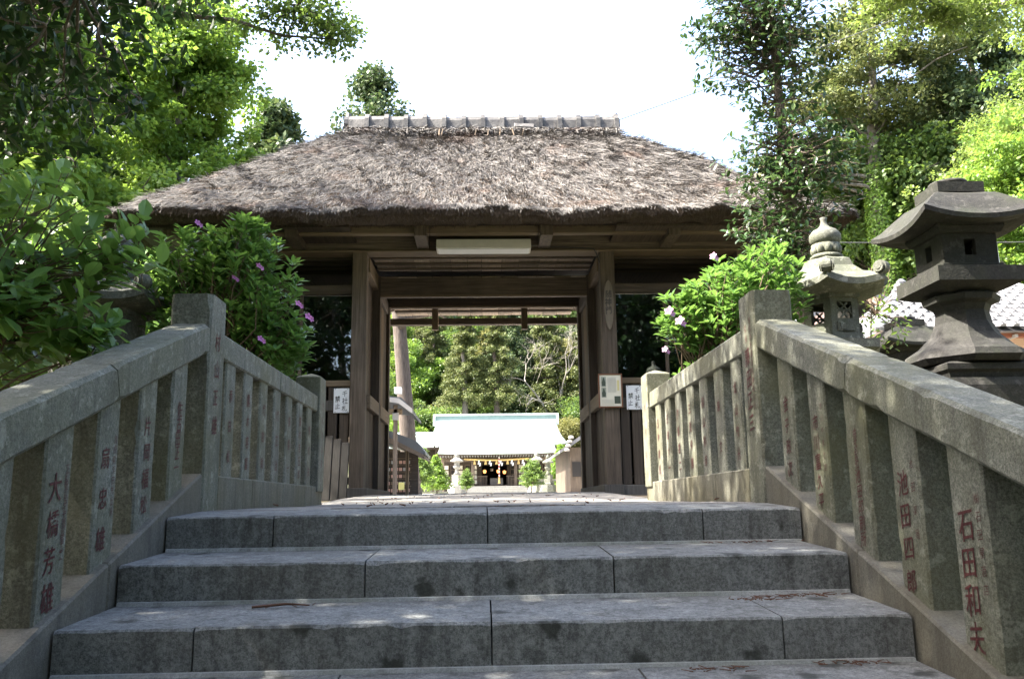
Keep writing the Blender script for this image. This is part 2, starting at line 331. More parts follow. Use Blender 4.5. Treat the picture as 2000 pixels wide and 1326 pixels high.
def blob(n, c, r, g=rng, shell=.5):
    """n points in an ellipsoid, biased to its shell"""
    d = rdir(n, g); return np.asarray(c)+d*np.asarray(r)*(g.random((n, 1))**shell)
def clump_leaves(C, per, cr, g=rng, up=.7, flat=.7):
    """leaves round clump centres C -> P, D, N"""
    n = len(C)*per; d = rdir(n, g); rad = np.repeat(np.broadcast_to(np.asarray(cr), (len(C),)), per)[:, None]
    P = np.repeat(C, per, 0)+d*rad*(g.random((n, 1))**.5)*np.array([1, 1, flat])
    D = nrm(d*.8+rdir(n, g)*.8+np.array([0, 0, -.15])); N = nrm(rdir(n, g)*.6+np.array([0, 0, up])+d*.4); return P, D, N
def limb(a, b, g=rng, sag=.1, k=6, wob=.04):
    a, b = np.asarray(a, float), np.asarray(b, float); t = np.linspace(0, 1, k)[:, None]; L = np.linalg.norm(b-a)
    p = a+(b-a)*t; p[:, 2] += np.sin(t[:, 0]*np.pi)*sag*L; p[1:-1] += g.normal(size=(k-2, 3))*wob*L; return p

# ------------------------------------------------------------------ setting: ground
def sm(a, b, x): t = np.clip((x-a)/(b-a), 0, 1); return t*t*(3-2*t)
def path_z(y): return np.interp(y, [-60, -1, 3.37, 3.8, 6.3, 10, 13, 75, 90, 500], [-1.62, -1.62, -.03, -.012, .004, .125, .14, 1.0, 1.2, 1.2])
def ground_z(x, y):
    x = np.asarray(x, float); y = np.asarray(y, float)
    z = path_z(y)-.04
    z = z-.32*(np.abs(x) < 1.5)*(y < 6.4)*(y > -1.2)-.10*(np.abs(x) < 4)*(y >= 6.4)*(y < 13.4)
    z = z+np.clip((y-86-.0*x)*.52, 0, 40)*sm(84, 100, y)
    z = z+np.clip((x-13.5)*.78, 0, 30)*sm(2, 16, y)*sm(13.5, 18, x)
    z = z+np.clip((-7-x)*.35, 0, 16)*sm(4, 16, y)
    return z
gx = np.unique(np.concatenate([np.linspace(-400, -40, 16), np.linspace(-40, -6, 24), np.linspace(-6, 6, 41), np.linspace(6, 40, 26), np.linspace(40, 400, 16)]))
gy = np.unique(np.concatenate([np.linspace(-300, -20, 10), np.linspace(-20, -2, 10), np.linspace(-2, 14, 54), np.linspace(14, 140, 50), np.linspace(140, 600, 14)]))
GX, GY = np.meshgrid(gx, gy); GZ = ground_z(GX, GY); nx = len(gx)
ii = (np.arange(len(gy)-1)[:, None]*nx+np.arange(nx-1)[None]).ravel()
gme = raw_mesh('ground', np.stack([GX, GY, GZ], -1).reshape(-1, 3), np.stack([ii, ii+1, ii+nx+1, ii+nx], -1), 'soil', True)
tag(put(bpy.data.objects.new('ground', gme)), 'brown leaf-littered earth around the stone stairs and up the wooded hill', kind='structure')
# precinct gravel path beyond the gate
ys = np.linspace(13.2, 84, 40); V = np.array([[s*hw, y, path_z(y)+.004] for y in ys for s, hw in ((-1, 11), (1, 11))]); k = np.arange(39)*2
tag(put(bpy.data.objects.new('precinct_path', raw_mesh('precinct_path', V, np.stack([k, k+1, k+3, k+2], -1), 'gravel'))), 'pale gravel court between the gate and the shrine hall', kind='structure')

# ------------------------------------------------------------------ stone steps and landing
XC, HW = .0146, 1.2072
T, RISE, Y1, Z1 = .414, .14732, 2.5415, -.32327
stairs = put(bpy.data.objects.new('stone_steps', None), None, (XC, 3.4, -.03)); tag(stairs, 'wide grey granite steps with dark lichen spots leading up to the gate', kind='structure')
joints = {0: (-.41, .41), 1: (-.82, .005, .83), 2: (-.405, .415), 3: (-.806, .0, .824)}
for i in range(-5, 4):
    e = i-1; y = Y1+e*T; z = Z1+e*RISE; js = joints.get(i, (-.82, 0, .83) if i % 2 else (-.41, .41)); xs = [XC-HW+.002]+[XC+j for j in js]+[XC+HW-.002]
    dpt = .44 if i < 3 else .40
    for a, b in zip(xs, xs[1:]):
        dz = random.uniform(-.0015, .0015)
        worn_prism('step_stone', [(y, z-.17), (y, z+dz), (y+dpt, z+dz+.0205*dpt/.414), (y+dpt, z-.17)], a+.0025, b-.0025, 'granite_step', stairs, .005, .005)
    if i < 3:
        prism('mortar_strip', [(y+T-.016, z+.0185), (y+T-.012, z+.030), (y+T+.004, z+.032), (y+T+.004, z+.0185)], XC-HW+.01, XC+HW-.01, 'mortar', stairs, 0)
box('stair_core', XC-HW, XC+HW, -1.0, 3.7, -2.2, -1.75, 'mortar', stairs, 0)
prism('stair_bed', [(Y1-6*T+.1, Z1-6*RISE-.32), (Y1+2*T+.1, Z1+2*RISE-.20), (Y1+2*T+.4, Z1+2*RISE-.20), (Y1+2*T+.4, -1.8), (Y1-6*T+.1, -1.8)], XC-HW, XC+HW, 'mortar', stairs, 0)
landing = put(bpy.data.objects.new('stone_paving', None), None, (XC, 6, 0)); tag(landing, 'grey stone paving running from the top step through the gate', kind='structure')
y = 3.775
while y < 13.2:
    d = random.uniform(.5, .75); hw = 1.19 if y+d < 6.6 else 1.33
    if y < 6.5 < y+d: d = 6.5-y
    xs = [-hw]; 
    while xs[-1] < hw-.75: xs.append(xs[-1]+random.uniform(.5, .85))
    xs.append(hw)
    za, zb = float(path_z(y)), float(path_z(y+d))
    for a, b in zip(xs, xs[1:]):
        q = random.uniform(-.002, .002); cr = lambda xx: .012*(1-(xx/1.3)**2)
        cz = cr((a+b)/2)
        prism('paving_slab', [(y+.003, za-.09), (y+.003, za+q+cz), (y+d-.003, zb+q+cz), (y+d-.003, zb-.09)], XC+a+.003, XC+b-.003, 'granite_paving', landing, .004)
    y += d
prism('paving_bed', [(3.7, -.14), (3.7, -.035), (6.3, -.02), (10, .10), (13.2, .112), (13.2, -.14)], XC-1.34, XC+1.34, 'mortar', landing, 0)
prism('side_bed', [(6.55, -.14), (6.55, -.012), (10, .09), (13.2, .10), (13.2, -.14)], XC-3.6, XC-1.345, 'soil', landing, 0)
prism('side_bed', [(6.55, -.14), (6.55, -.012), (10, .09), (13.2, .10), (13.2, -.14)], XC+1.345, XC+3.6, 'soil', landing, 0)

# ------------------------------------------------------------------ balustrades
SL = RISE/T
LOWER = {-1: [('佐古田正一', '', .068, .24, .80), ('片岡福松', '', .072, .17, .90), ('扇忠雄', '島根県浜田市出身', .078, .17, .92), ('大橋芳雄', '下町株式会社大橋設備工業', .085, .17, .96), ('村山正', '', .085, .3, .9)],
          1: [('金子政次', '', .068, .22, .90), ('市川富久平', '市川やまと店', .062, .22, .92), ('池田印刷所', '', .052, .42, .92), ('池田四郎', '池田薬局', .075, .22, .95), ('石田和夫', '㈱石田屋酒店', .088, .22, .95)]}
LAND = {-1: ['添田松', '露木容冨', '塚勘助', '塚正治', '原喜一', '高木吉五郎', '原勝夫'], 1: ['北山敏光', '越文', '柳山熊彦', '三渕今館', '四郎勘二', '日建六一', '玉屋建設']}
NEWEL = {-1: '村山正雄', 1: '藤田正三'}; ENDP = {-1: '西木造山石', 1: '竹本松'}
def balustrade(s, label):
    X = lambda d: XC+s*(HW+d)                                 # d = distance outward from the inner face
    root = thing('stone_balustrade', label, 'balustrade', (X(.09), 3.9, -.02))
    def bx(n, d0, d1, y0, y1, z0, z1, mat='granite', par=root, bev=.008):
        a, b = sorted((X(d0), X(d1))); return box(n, a, b, y0, y1, z0, z1, mat, par, bev)
    def pr_(n, prof, d0, d1, mat='granite', bev=.008):
        a, b = sorted((X(d0), X(d1))); return prism(n, prof, a, b, mat, root, bev)
    xa = (0, -s*1.0, 0)                                       # reading direction on the inner face
    def write(par, txt, yc, ztop, zbot, d, size, sx=.85, mat='red_paint', bold=.0, single=True):
        if txt: lettering(txt, size, mat, par, (X(d), yc, ztop), xa, (0, 0, 1), (ztop-zbot)/len(txt)/size, sx, bold, single)
    a_, b_ = sorted((X(0), X(.178))); nw = worn_prism('newel_post', [(a_, 3.786), (b_, 3.786), (b_, 4.004), (a_, 4.004)], -.20, .938, 'granite', root, .007, .005, .04, 'z')
    if s < 0: write(nw, NEWEL[s], 3.895, .80, .30, 0, .085, bold=.008)
    else:
        write(nw, NEWEL[s], 3.905, .70, .30, 0, .088, bold=.008)
        write(nw, '社長', 3.91, .81, .71, 0, .042, single=False); write(nw, '株式会社藤田完備製作所', 3.845, .83, .40, 0, .034, single=False)
    ZT = lambda y: .80+SL*(y-3.78); ZK = lambda y: .14+SL*(y-3.755)
    cuts = [3.784, 2.875, 1.65, .45, -.62]
    for b, a in zip(cuts, cuts[1:]):
        ca = -.025 if a > -.6 else 0; cb = -.025 if b < 3.7 else 0
        x0_, x1_ = sorted((X(.004), X(.174))); ang = math.atan(SL); ym, L_ = (a+b)/2, (b-a)/math.cos(ang)-.005; hh = .1355*math.cos(ang)/2
        ext = .02 if b > 3.7 else 0; o = worn_prism('handrail', [(x0_, -hh), (x1_, -hh), (x1_, hh), (x0_, hh)], -L_/2, L_/2+ext, 'granite', None, .011, .005, .04, 'y')
        wc = Vector(((x0_+x1_)/2, ym+ext/2*math.cos(ang), ZT(ym)-.0678+ext/2*math.sin(ang))); o.rotation_euler = (ang, 0, 0); o.parent = root; o.location = wc-WL[root.name]; WL[o.name] = wc
    cuts = [3.784, 2.90, 1.7, .5, -.62]
    for b, a in zip(cuts, cuts[1:]):
        pr_('kerb_stone', [(a+.0025, ZK(a)), (b-.0025, ZK(b)), (b-.0025, ZK(b)-.55), (a+.0025, ZK(a)-.55)], .003, .24, 'granite_kerb', .007)
    for k in range(12):
        y0 = 3.455-.321*k; y1 = y0+.158
        if y0 < -.5: break
        a_, b_ = sorted((X(.03), X(.162))); ba = worn_prism('baluster', [(a_, y0), (b_, y0), (b_, y1), (a_, y1)], ZK(y0)-.05, ZT(y1)-.10, 'granite', root, .006, .004, .04, 'z')
        if k < len(LOWER[s]):
            big, small, size, f0, f1 = LOWER[s][k]; zt = ZT(y0)-.1355; h = zt-ZK(y0); yc = (y0+y1)/2
            if s > 0 and k == 2: write(ba, '株式会社', yc, zt-.17*h, zt-.42*h, .03, .040)
            write(ba, big, yc+(-s*-.016 if small else 0), zt-f0*h, zt-f1*h, .03, size, bold=.006)
            if small: write(ba, small, yc-s*.048, zt-.14*h, zt-.66*h, .03, .030, bold=-.006, single=False)
    # level part on the landing
    bx('rail', .006, .168, 4.007, 5.16, .6794, .798); bx('rail', .006, .168, 5.165, 6.34, .6794, .798)
    for a, b in ((4.007, 4.60), (4.603, 5.30), (5.303, 5.93), (5.933, 6.56)):
        pr_('base_stone', [(a, path_z(a)-.15), (a, .147), (b, .147), (b, path_z(b)-.15)], .002, .19, 'granite_dirty', .006)
    for k in range(7):
        y0 = 4.105+.32*k; y1 = y0+.156; ba = bx('baluster', .016, .15, y0, y1, .12, .72)
        t = LAND[s][k]; write(ba, t, (y0+y1)/2, .60, .17, .016, .066, bold=.012)
    ep = root
    a, b = sorted((X(-.012), X(.168))); bm = bmesh.new(); yy0, yy1 = 6.325, 6.545
    vs = [bm.verts.new((x-(a+b)/2, yq-6.435, zq)) for zq in (-.43, .40) for x, yq in ((a, yy0), (b, yy0), (b, yy1), (a, yy1))]; ap = bm.verts.new((0, 0, .438))
    bm.faces.new(vs[:4][::-1])
    for i in range(4): bm.faces.new((vs[i], vs[(i+1) % 4], vs[4+(i+1) % 4], vs[4+i])); bm.faces.new((vs[4+i], vs[4+(i+1) % 4], ap))
    bmesh.ops.bevel(bm, geom=bm.edges[:], offset=.006, segments=1, affect='EDGES')
    ep = from_bm('end_post', bm, 'granite', root, ((a+b)/2, 6.435, .54))
    write(ep, ENDP[s], 6.435, .78, .26, -.012, .055)
    bx('newel_post', 0, .178, -.84, -.622, -1.75, -.45)
    return root
balustrade(-1, 'mossy granite balustrade with red carved names, beside the big dark leafy tree')
balustrade(1, 'granite balustrade with red carved names and sun patches, below the two tall stone lanterns')

# ------------------------------------------------------------------ thatched gate
GX0 = .03
gate = thing('thatched_gate', 'old wooden gate with a thick grey thatched roof at the top of the steps', 'gate', (GX0, 11.1, .12))
def gp(n, x0, x1, y0, y1, z0, z1, mat, par=gate, bev=.006): return box(n, GX0+x0, GX0+x1, y0, y1, z0, z1, mat, par, bev)
def thatch_roof():
    A0, B0, ZE, ZR, YC = 4.14, 2.42, 3.10, 5.00, 11.32
    rows = []
    def ring(a, b, z, rc, n=56):
        """rounded rectangle, n points per side pair"""
        rc = min(rc, a*.98, b*.98); pts = []
        for q in range(4):
            cx, cy = ((a-rc, b-rc), (-(a-rc), b-rc), (-(a-rc), -(b-rc)), (a-rc, -(b-rc)))[q]
            for k in range(9):
                th = math.pi/2*(q+k/8); pts.append((cx+rc*math.cos(th), cy+rc*math.sin(th)))
            nxt = ((-(a-rc), b), (-a, -(b-rc)), (a-rc, -b), (a, b-rc))[q]; lx, ly = pts[-1]
            m = n if q % 2 == 0 else n//2
            for k in range(1, m): pts.append((lx+(nxt[0]-lx)*k/m, ly+(nxt[1]-ly)*k/m))
        return np.array([(GX0+x, YC+y, z) for x, y in pts])
    # soffit -> cut edge -> slope -> ridge
    for ins, z, rc in ((1.75, 3.72, .1), (.75, 3.30, .2), (.60, 3.14, .25), (.46, 3.09, .2), (.07, 3.045, .2), (.0, 3.07, .22)): rows.append(ring(A0-ins, B0-ins, z, rc))
    nt_ = 46
    for i in range(nt_+1):
        t = i/nt_; bulge = .05*math.sin(math.pi*t)-.03*math.sin(2*math.pi*t); rows.append(ring(A0+(1.80-A0)*t, B0+(.10-B0)*t, ZE+.02+(ZR-ZE)*t+bulge, .25*(1-t)+.05))
    V = np.concatenate(rows); m = len(rows[0]); g = np.random.default_rng(3)
    # lumps
    def lump(P): return .022*np.sin(P[:, 0]*2.3+P[:, 1]*1.7)+.012*np.sin(P[:, 0]*5.1-P[:, 2]*6.0)+.009*np.sin(P[:, 0]*9.7+P[:, 2]*11)
    nb = 4*m; V[nb:, 2] += lump(V[nb:])+g.normal(size=len(V)-nb)*.010; V[2*m:6*m, 2] += g.normal(size=4*m)*.012
    i = np.arange(len(rows)-1)[:, None]*m; j = np.arange(m)[None]; k = (j+1) % m
    Fc = np.stack([i+j, i+k, i+m+k, i+m+j], -1).reshape(-1, 4)
    th = put(bpy.data.objects.new('thatch_roof', raw_mesh('thatch_roof', V-np.array([GX0, 11.1, 4]), Fc, 'thatch', True)), gate, (GX0, 11.1, 4))
    th['label'] = 'thick weathered grey thatch, dark along the cut eave'
    # straw on the slopes
    R = V.reshape(len(rows), m, 3)
    def straws(n, i0, i1, lmin, lmax, spread, lift, drop=0., only=None):
        r = i0+(i1-i0)*g.random(n)**.85; a = np.floor(r).astype(int).clip(0, len(rows)-2); fr = (r-a)[:, None]; s = g.random(n)*m; b = np.floor(s).astype(int) % m; fs = (s-np.floor(s))[:, None]
        P = (R[a, b]*(1-fr)+R[a+1, b]*fr)*(1-fs)+(R[a, (b+1) % m]*(1-fr)+R[a+1, (b+1) % m]*fr)*fs
        down = nrm(R[a, b]-R[a+1, b]); along = nrm(R[a, (b+1) % m]-R[a, b]); N = nrm(np.cross(along, -down)); N *= np.sign(N[:, 2:3]+1e-6)
        keep = (P[:, 1] < YC+.5) | (g.random(n) < .25); keep &= g.random(n) < np.clip(np.linalg.norm(R[a, (b+1) % m]-R[a, b], axis=1)/.10, .15, 1)
        P, down, along, N = P[keep], down[keep], along[keep], N[keep]; q = len(P)
        D = nrm(down+along*g.normal(size=(q, 1))*spread+N*(lift+g.normal(size=(q, 1))*.15)+np.array([0, 0, -drop])); L = g.uniform(lmin, lmax, q)
        return P+N*g.uniform(-.004, .018, (q, 1)), D, nrm(N+rdir(q, g)*.5), L
    sets = [straws(300000, 7.0, len(rows)-1.05, .06, .19, .34, .06), straws(40000, 6, 7.6, .04, .08, .35, .03, .0)]
    P, D, N, L = (np.concatenate([q[k_] for q in sets]) for k_ in range(4))
    tm = (np.array([[0, .022, 0], [0, -.022, 0], [1, -.014, .02], [1, .014, .02]]), np.array([[0, 1, 2], [0, 2, 3]]))
    w_ = .20/L
    D2, X, Z = frames(D, N); Tv, Tf = tm; Lx = L[:, None, None]
    VV = P[:, None]+Lx*(Tv[None, :, 0:1]*D2[:, None]+Tv[None, :, 2:3]*Z[:, None])+.12*Tv[None, :, 1:2]*X[:, None]
    FF = (Tf[None]+np.arange(len(P))[:, None, None]*4).reshape(-1, 3)
    st = put(bpy.data.objects.new('straw', raw_mesh('straw', VV.reshape(-1, 3)-np.array([GX0, 11.1, 4]), FF, 'straw')), th, (GX0, 11.1, 4)); st['kind'] = 'stuff'
    P, D, N, L = straws(30000, 2.2, 6, .03, .07, .7, .0, .9); D2, X, Z = frames(D, N); VV = P[:, None]+L[:, None, None]*(Tv[None, :, 0:1]*D2[:, None])+.12*Tv[None, :, 1:2]*X[:, None]
    o = put(bpy.data.objects.new('eave_straw', raw_mesh('eave_straw', VV.reshape(-1, 3)-np.array([GX0, 11.1, 4]), (Tf[None]+np.arange(len(P))[:, None, None]*4).reshape(-1, 3), 'thatch')), th, (GX0, 11.1, 4)); o['kind'] = 'stuff'
    # ridge: straw roll, board, tiles
    rl = prism('ridge_bundle', [(11.02, 4.90), (11.0, 5.00), (11.12, 5.05), (11.52, 5.05), (11.64, 5.00), (11.62, 4.9)], GX0-1.86, GX0+1.86, 'thatch', th, .03)
    q = 6000; Px = np.stack([g.uniform(-1.9, 1.9, q)+GX0, np.where(g.random(q) < .8, 11.0+g.random(q)*.12, g.uniform(11.1, 11.5, q)), g.uniform(4.90, 5.02, q)], -1)
    Dx = nrm(np.stack([g.normal(size=q)*.9, -.6+g.normal(size=q)*.2, -.5+g.normal(size=q)*.3], -1)); D2, X, Z = frames(Dx, nrm(rdir(q, g)+np.array([0, -1, .5])))
    VV = Px[:, None]+.11*(Tv[None, :, 0:1]*D2[:, None])+.18*Tv[None, :, 1:2]*X[:, None]; FF = (Tf[None]+np.arange(q)[:, None, None]*4).reshape(-1, 3)
    s2 = put(bpy.data.objects.new('ridge_straw', raw_mesh('ridge_straw', VV.reshape(-1, 3)-np.array([GX0, 11.1, 5]), FF, 'straw')), th, (GX0, 11.1, 5)); s2['kind'] = 'stuff'
    rd = gp('ridge_board', -1.84, 1.86, 11.13, 11.50, 5.065, 5.10, 'wood_dark_x', gate)
    # tile: curved section with a raised collar at one end
    def tile_mesh():
        prof = [(-.235, -.05), (-.225, .07), (-.18, .135), (-.09, .168), (0, .175), (.09, .168), (.18, .135), (.225, .07), (.235, -.05)]
        st_ = [(0, 1.0), (.215, 1.03), (.2151, 1.14), (.275, 1.14), (.276, .9)]; n = len(prof); V = [(x, y*s_, z*s_+(0 if s_ < 1.1 else .002)) for x, s_ in st_ for y, z in prof]
        Fq = [(a*n+b, a*n+b+1, (a+1)*n+b+1, (a+1)*n+b) for a in range(len(st_)-1) for b in range(n-1)]
        me = bpy.data.meshes.new('ridge_tile'); me.from_pydata(V, [], [f[::-1] for f in Fq]); me.materials.append(MATS['ridge_tile']); return me
    tme = tile_mesh()
    for k_ in range(14):
        o = put(bpy.data.objects.new('ridge_tile', tme), rd, (GX0-1.81+k_*.262, 11.315, 5.095+random.uniform(-.007, .007)-.012*math.sin(k_/13*math.pi)))
        o.rotation_euler = (random.uniform(-.03, .03), random.uniform(-.02, .02), random.uniform(-.02, .02))
    for xe, s_ in ((-1.85, -1), (1.86, 1)):
        bm = bmesh.new(); bmesh.ops.create_cone(bm, cap_ends=True, segments=14, radius1=.17, radius2=.15, depth=.08, matrix=Matrix.Rotation(math.pi/2, 4, 'Y'))
        bmesh.ops.create_cone(bm, cap_ends=True, segments=10, radius1=.05, radius2=.035, depth=.07, matrix=Matrix.Translation((0, 0, .18)))
        from_bm('ridge_end_tile', bm, 'ridge_tile', rd, (GX0+xe, 11.315, 5.13))
    o = gp('loose_tile', .43, .70, 11.03, 11.15, 4.99, 5.07, 'ridge_tile', rd); o.rotation_euler = (-.5, .05, 0); o['label'] = 'slipped ridge tile hanging below the row'
    for k_ in range(7):
        x = (-.55+random.random()*.1 if k_ < 2 else -.05+(k_-2)*.16)
        v, f = tubes([([(x, 11.0, 4.98), (x+random.uniform(-.03, .03), 10.86, 4.83)], (.008, .007))], 5); put(bpy.data.objects.new('ridge_pin', raw_mesh('ridge_pin', v, f, 'wood_light_z')), gate, (GX0*0, 0, 0))
thatch_roof()
# --- gate timber
for s in (-1, 1):
    m_ = lambda a, b: (min(s*a, s*b), max(s*a, s*b))
    def gs(n, d0, d1, y0, y1, z0, z1, mat, par=gate, bev=.006):
        a, b = m_(d0, d1); return gp(n, a, b, y0, y1, z0, z1, mat, par, bev)
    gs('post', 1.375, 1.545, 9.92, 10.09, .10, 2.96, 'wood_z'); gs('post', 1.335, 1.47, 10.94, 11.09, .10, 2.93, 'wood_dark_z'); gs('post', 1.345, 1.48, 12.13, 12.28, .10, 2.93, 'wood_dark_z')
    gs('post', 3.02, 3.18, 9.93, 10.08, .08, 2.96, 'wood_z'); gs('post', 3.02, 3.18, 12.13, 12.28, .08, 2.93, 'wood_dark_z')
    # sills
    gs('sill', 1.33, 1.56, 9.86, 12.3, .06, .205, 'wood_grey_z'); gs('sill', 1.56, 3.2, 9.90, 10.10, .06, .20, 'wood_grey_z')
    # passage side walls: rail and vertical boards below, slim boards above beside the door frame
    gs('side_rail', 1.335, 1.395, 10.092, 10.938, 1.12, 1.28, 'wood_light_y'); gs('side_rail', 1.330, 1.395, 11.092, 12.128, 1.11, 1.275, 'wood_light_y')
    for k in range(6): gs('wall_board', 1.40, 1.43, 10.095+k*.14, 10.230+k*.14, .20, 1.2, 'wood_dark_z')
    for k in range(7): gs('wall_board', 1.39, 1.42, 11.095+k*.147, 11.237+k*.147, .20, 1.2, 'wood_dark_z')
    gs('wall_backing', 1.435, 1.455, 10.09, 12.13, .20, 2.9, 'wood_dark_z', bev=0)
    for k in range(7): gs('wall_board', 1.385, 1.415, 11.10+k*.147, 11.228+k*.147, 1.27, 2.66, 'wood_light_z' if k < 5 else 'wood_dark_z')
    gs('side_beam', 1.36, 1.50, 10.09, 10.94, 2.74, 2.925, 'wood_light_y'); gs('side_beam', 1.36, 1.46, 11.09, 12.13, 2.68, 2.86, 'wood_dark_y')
    # guardian bay front: glass, rails, pickets
    gs('bay_rail', 1.546, 3.02, 9.96, 10.04, 1.36, 1.43, 'wood_light_x'); gs('bay_rail', 1.546, 3.02, 9.965, 10.035, 1.08, 1.20, 'wood_grey_z'); gs('bay_rail', 1.546, 3.02, 9.965, 10.035, 2.45, 2.56, 'wood_dark_x')
    gs('glass_pane', 1.56, 2.12, 10.0, 10.006, 1.43, 2.45, 'window_glass', bev=0); gs('glass_pane', 2.16, 3.01, 10.0, 10.006, 1.43, 2.45, 'window_glass', bev=0)
    gs('mullion', 2.12, 2.16, 9.98, 10.03, 1.43, 2.45, 'wood_z')
    gs('backing_panel', 1.546, 3.02, 10.07, 10.085, 1.20, 1.40, 'wood_dark_x')
    for k in range(11): gs('picket', 1.562+k*.133, 1.562+k*.133+.107, 9.975, 10.01, .20, 1.36, 'wood_dark_z')
    # bay walls
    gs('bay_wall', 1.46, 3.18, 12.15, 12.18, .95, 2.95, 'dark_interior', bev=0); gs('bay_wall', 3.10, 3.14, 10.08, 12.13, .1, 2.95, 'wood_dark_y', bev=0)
    gs('bay_wall', 1.46, 3.18, 12.15, 12.18, .1, .25, 'wood_dark_x', bev=0)
    for k in range(8): gs('bay_slat', 1.50+k*.20, 1.50+k*.20+.165, 12.14, 12.19, .2, 1.0, 'wood_dark_z')
    gs('bay_ceiling', 1.5, 3.9, 9.3, 13.2, 3.05, 3.08, 'wood_dark_y', bev=0)
    for k in range(4): gs('batten', 1.50, 3.2, 10.16+k*.22, 10.21+k*.22, 2.92, 2.97, 'wood_dark_x')
    gs('bay_floor', 1.46, 3.10, 10.1, 12.13, .30, .33, 'wood_dark_x', bev=0)
# main beams
gp('front_beam', -3.45, 3.45, 9.91, 10.10, 2.962, 3.19, 'wood_x'); gp('beam_cap', -3.45, 3.45, 9.88, 10.13, 2.94, 2.960, 'wood_light_x')
for a, b in ((-3.55, -.62), (-.615, .62), (.625, 3.55)): gp('eave_purlin', a, b, 9.48, 9.58, 3.03, 3.125, 'wood_light_x')
for x in (-3.5, -2.16, -.715, .71, 2.16, 3.5): gp('bracket_end', x-.07, x+.07, 9.38, 9.93, 2.975 if abs(x) < 3 else 2.99, 3.10, 'wood_z')
gp('lintel', -1.34, 1.34, 10.95, 11.08, 2.66, 2.90, 'wood_x'); gp('lintel_edge', -1.335, 1.335, 10.935, 10.955, 2.645, 2.675, 'wood_light_x')
gp('rear_beam', -3.3, 3.3, 12.12, 12.28, 2.79, 2.95, 'wood_dark_x'); gp('rear_beam_edge', -1.34, 1.34, 12.10, 12.125, 2.765, 2.795, 'wood_light_x')
gp('rear_purlin', -3.5, 3.5, 13.15, 13.27, 2.74, 2.84, 'wood_x')
for x in (-.71, .59): gp('strut', x-.045, x+.045, 12.35, 12.44, 2.50, 2.92, 'wood_light_z')
x = -1.36
while x < 1.35:
    w_ = random.uniform(.17, .26); x2 = min(x+w_, 1.37)
    gp('ceiling_board', x, x2-.006, 10.10, 10.95, 2.985+random.uniform(0, .008), 3.01, 'wood_board', bev=.003); gp('ceiling_board', x, x2-.006, 11.08, 13.4, 2.93+random.uniform(0, .008), 2.955, 'wood_board', bev=.003); x = x2
for k in range(3): gp('batten', -1.36, 1.36, 10.28+k*.24, 10.33+k*.24, 2.962, 2.984, 'wood_x')
for k in range(4): gp('batten', -1.36, 1.36, 11.3+k*.22, 11.35+k*.22, 2.907, 2.929, 'wood_x')
for k in range(3): gp('batten', -1.36, 1.36, 12.5+k*.25, 12.55+k*.25, 2.907, 2.929, 'wood_x')
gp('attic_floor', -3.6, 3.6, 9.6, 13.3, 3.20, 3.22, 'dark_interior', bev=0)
# ------------------------------------------------------------------ things on the gate
lamp = thing('fluorescent_lamp', 'long white fluorescent lamp housing fixed under the thatched eave', 'lamp', (.03, 9.7, 2.89))
prism('housing', [(9.64, 2.905), (9.66, 3.02), (9.88, 3.02), (9.88, 2.905)], -.52, .575, 'lamp_white', lamp, .006); box('diffuser', -.50, .555, 9.65, 9.85, 2.893, 2.903, 'paper', lamp, .003)
v, f = tubes([([(.575, 9.75, 2.97), (.8, 9.86, 2.985), (1.1, 9.87, 2.975), (1.33, 9.87, 2.96), (1.36, 9.87, 2.90), (1.40, 9.905, 2.80)], [.006]*6)], 6)
put(bpy.data.objects.new('cord', raw_mesh('cord', v, f, 'cable', True)), lamp, (0, 0, 0))
FRONT = ((1, 0, 0), (0, 0, 1))
pq = thing('name_plaque', 'oval weathered wood plaque with black brush characters on a gate post', 'plaque', (1.49, 9.9, 1.98))
prof = [(1.49+.056*math.sin(t)*(1+.1*math.cos(t)), 2.28+.30*math.cos(t)) for t in np.linspace(0, 2*math.pi, 28, endpoint=False)]
bd = prism('board', prof, 9.885, 9.917, 'plaque_wood', pq, .004, 'y'); lettering('随神門', .098, 'black_ink', bd, (1.488, 9.885, 2.46), *FRONT, gap=1.0, sx=.8, bold=.005)
nt_ = thing('framed_notice', 'brown framed notice with two green statue photos on the gate post', 'notice', (1.47, 9.88, 1.09))
x0, x1, z0, z1, yf = 1.345, 1.60, 1.085, 1.455, 9.885
box('sheet', x0, x1, yf+.008, yf+.022, z0, z1, 'card', nt_, 0)
for a in ((x0-.012, x1+.012, z0-.012, z0+.004), (x0-.012, x1+.012, z1-.004, z1+.012)): box('frame_bar', a[0], a[1], yf-.002, yf+.026, a[2], a[3], 'frame_brown', nt_, .003)
for a in (x0-.012, x1-.004): box('frame_bar', a, a+.016, yf-.001, yf+.025, z0+.004, z1-.004, 'frame_brown', nt_, .003)
def figure(xc, zc):
    ph = box('photo', xc-.027, xc+.027, yf+.004, yf+.0078, zc-.06, zc+.055, 'photo_mid', nt_, 0)
    prism('statue_print', [(xc-.018, zc-.05), (xc-.022, zc-.01), (xc-.012, zc+.015), (xc-.006, zc+.045), (xc+.006, zc+.045), (xc+.012, zc+.015), (xc+.022, zc-.01), (xc+.018, zc-.05)], yf+.001, yf+.0038, 'photo_dark', ph, 0, 'y')
figure(1.395, 1.375); figure(1.395, 1.25)
box('photo', 1.515, 1.585, yf+.004, yf+.0078, 1.12, 1.205, 'photo_dark', nt_, 0); box('title_strip', 1.552, 1.574, yf+.004, yf+.0078, 1.27, 1.39, 'print_yellow', nt_, 0)
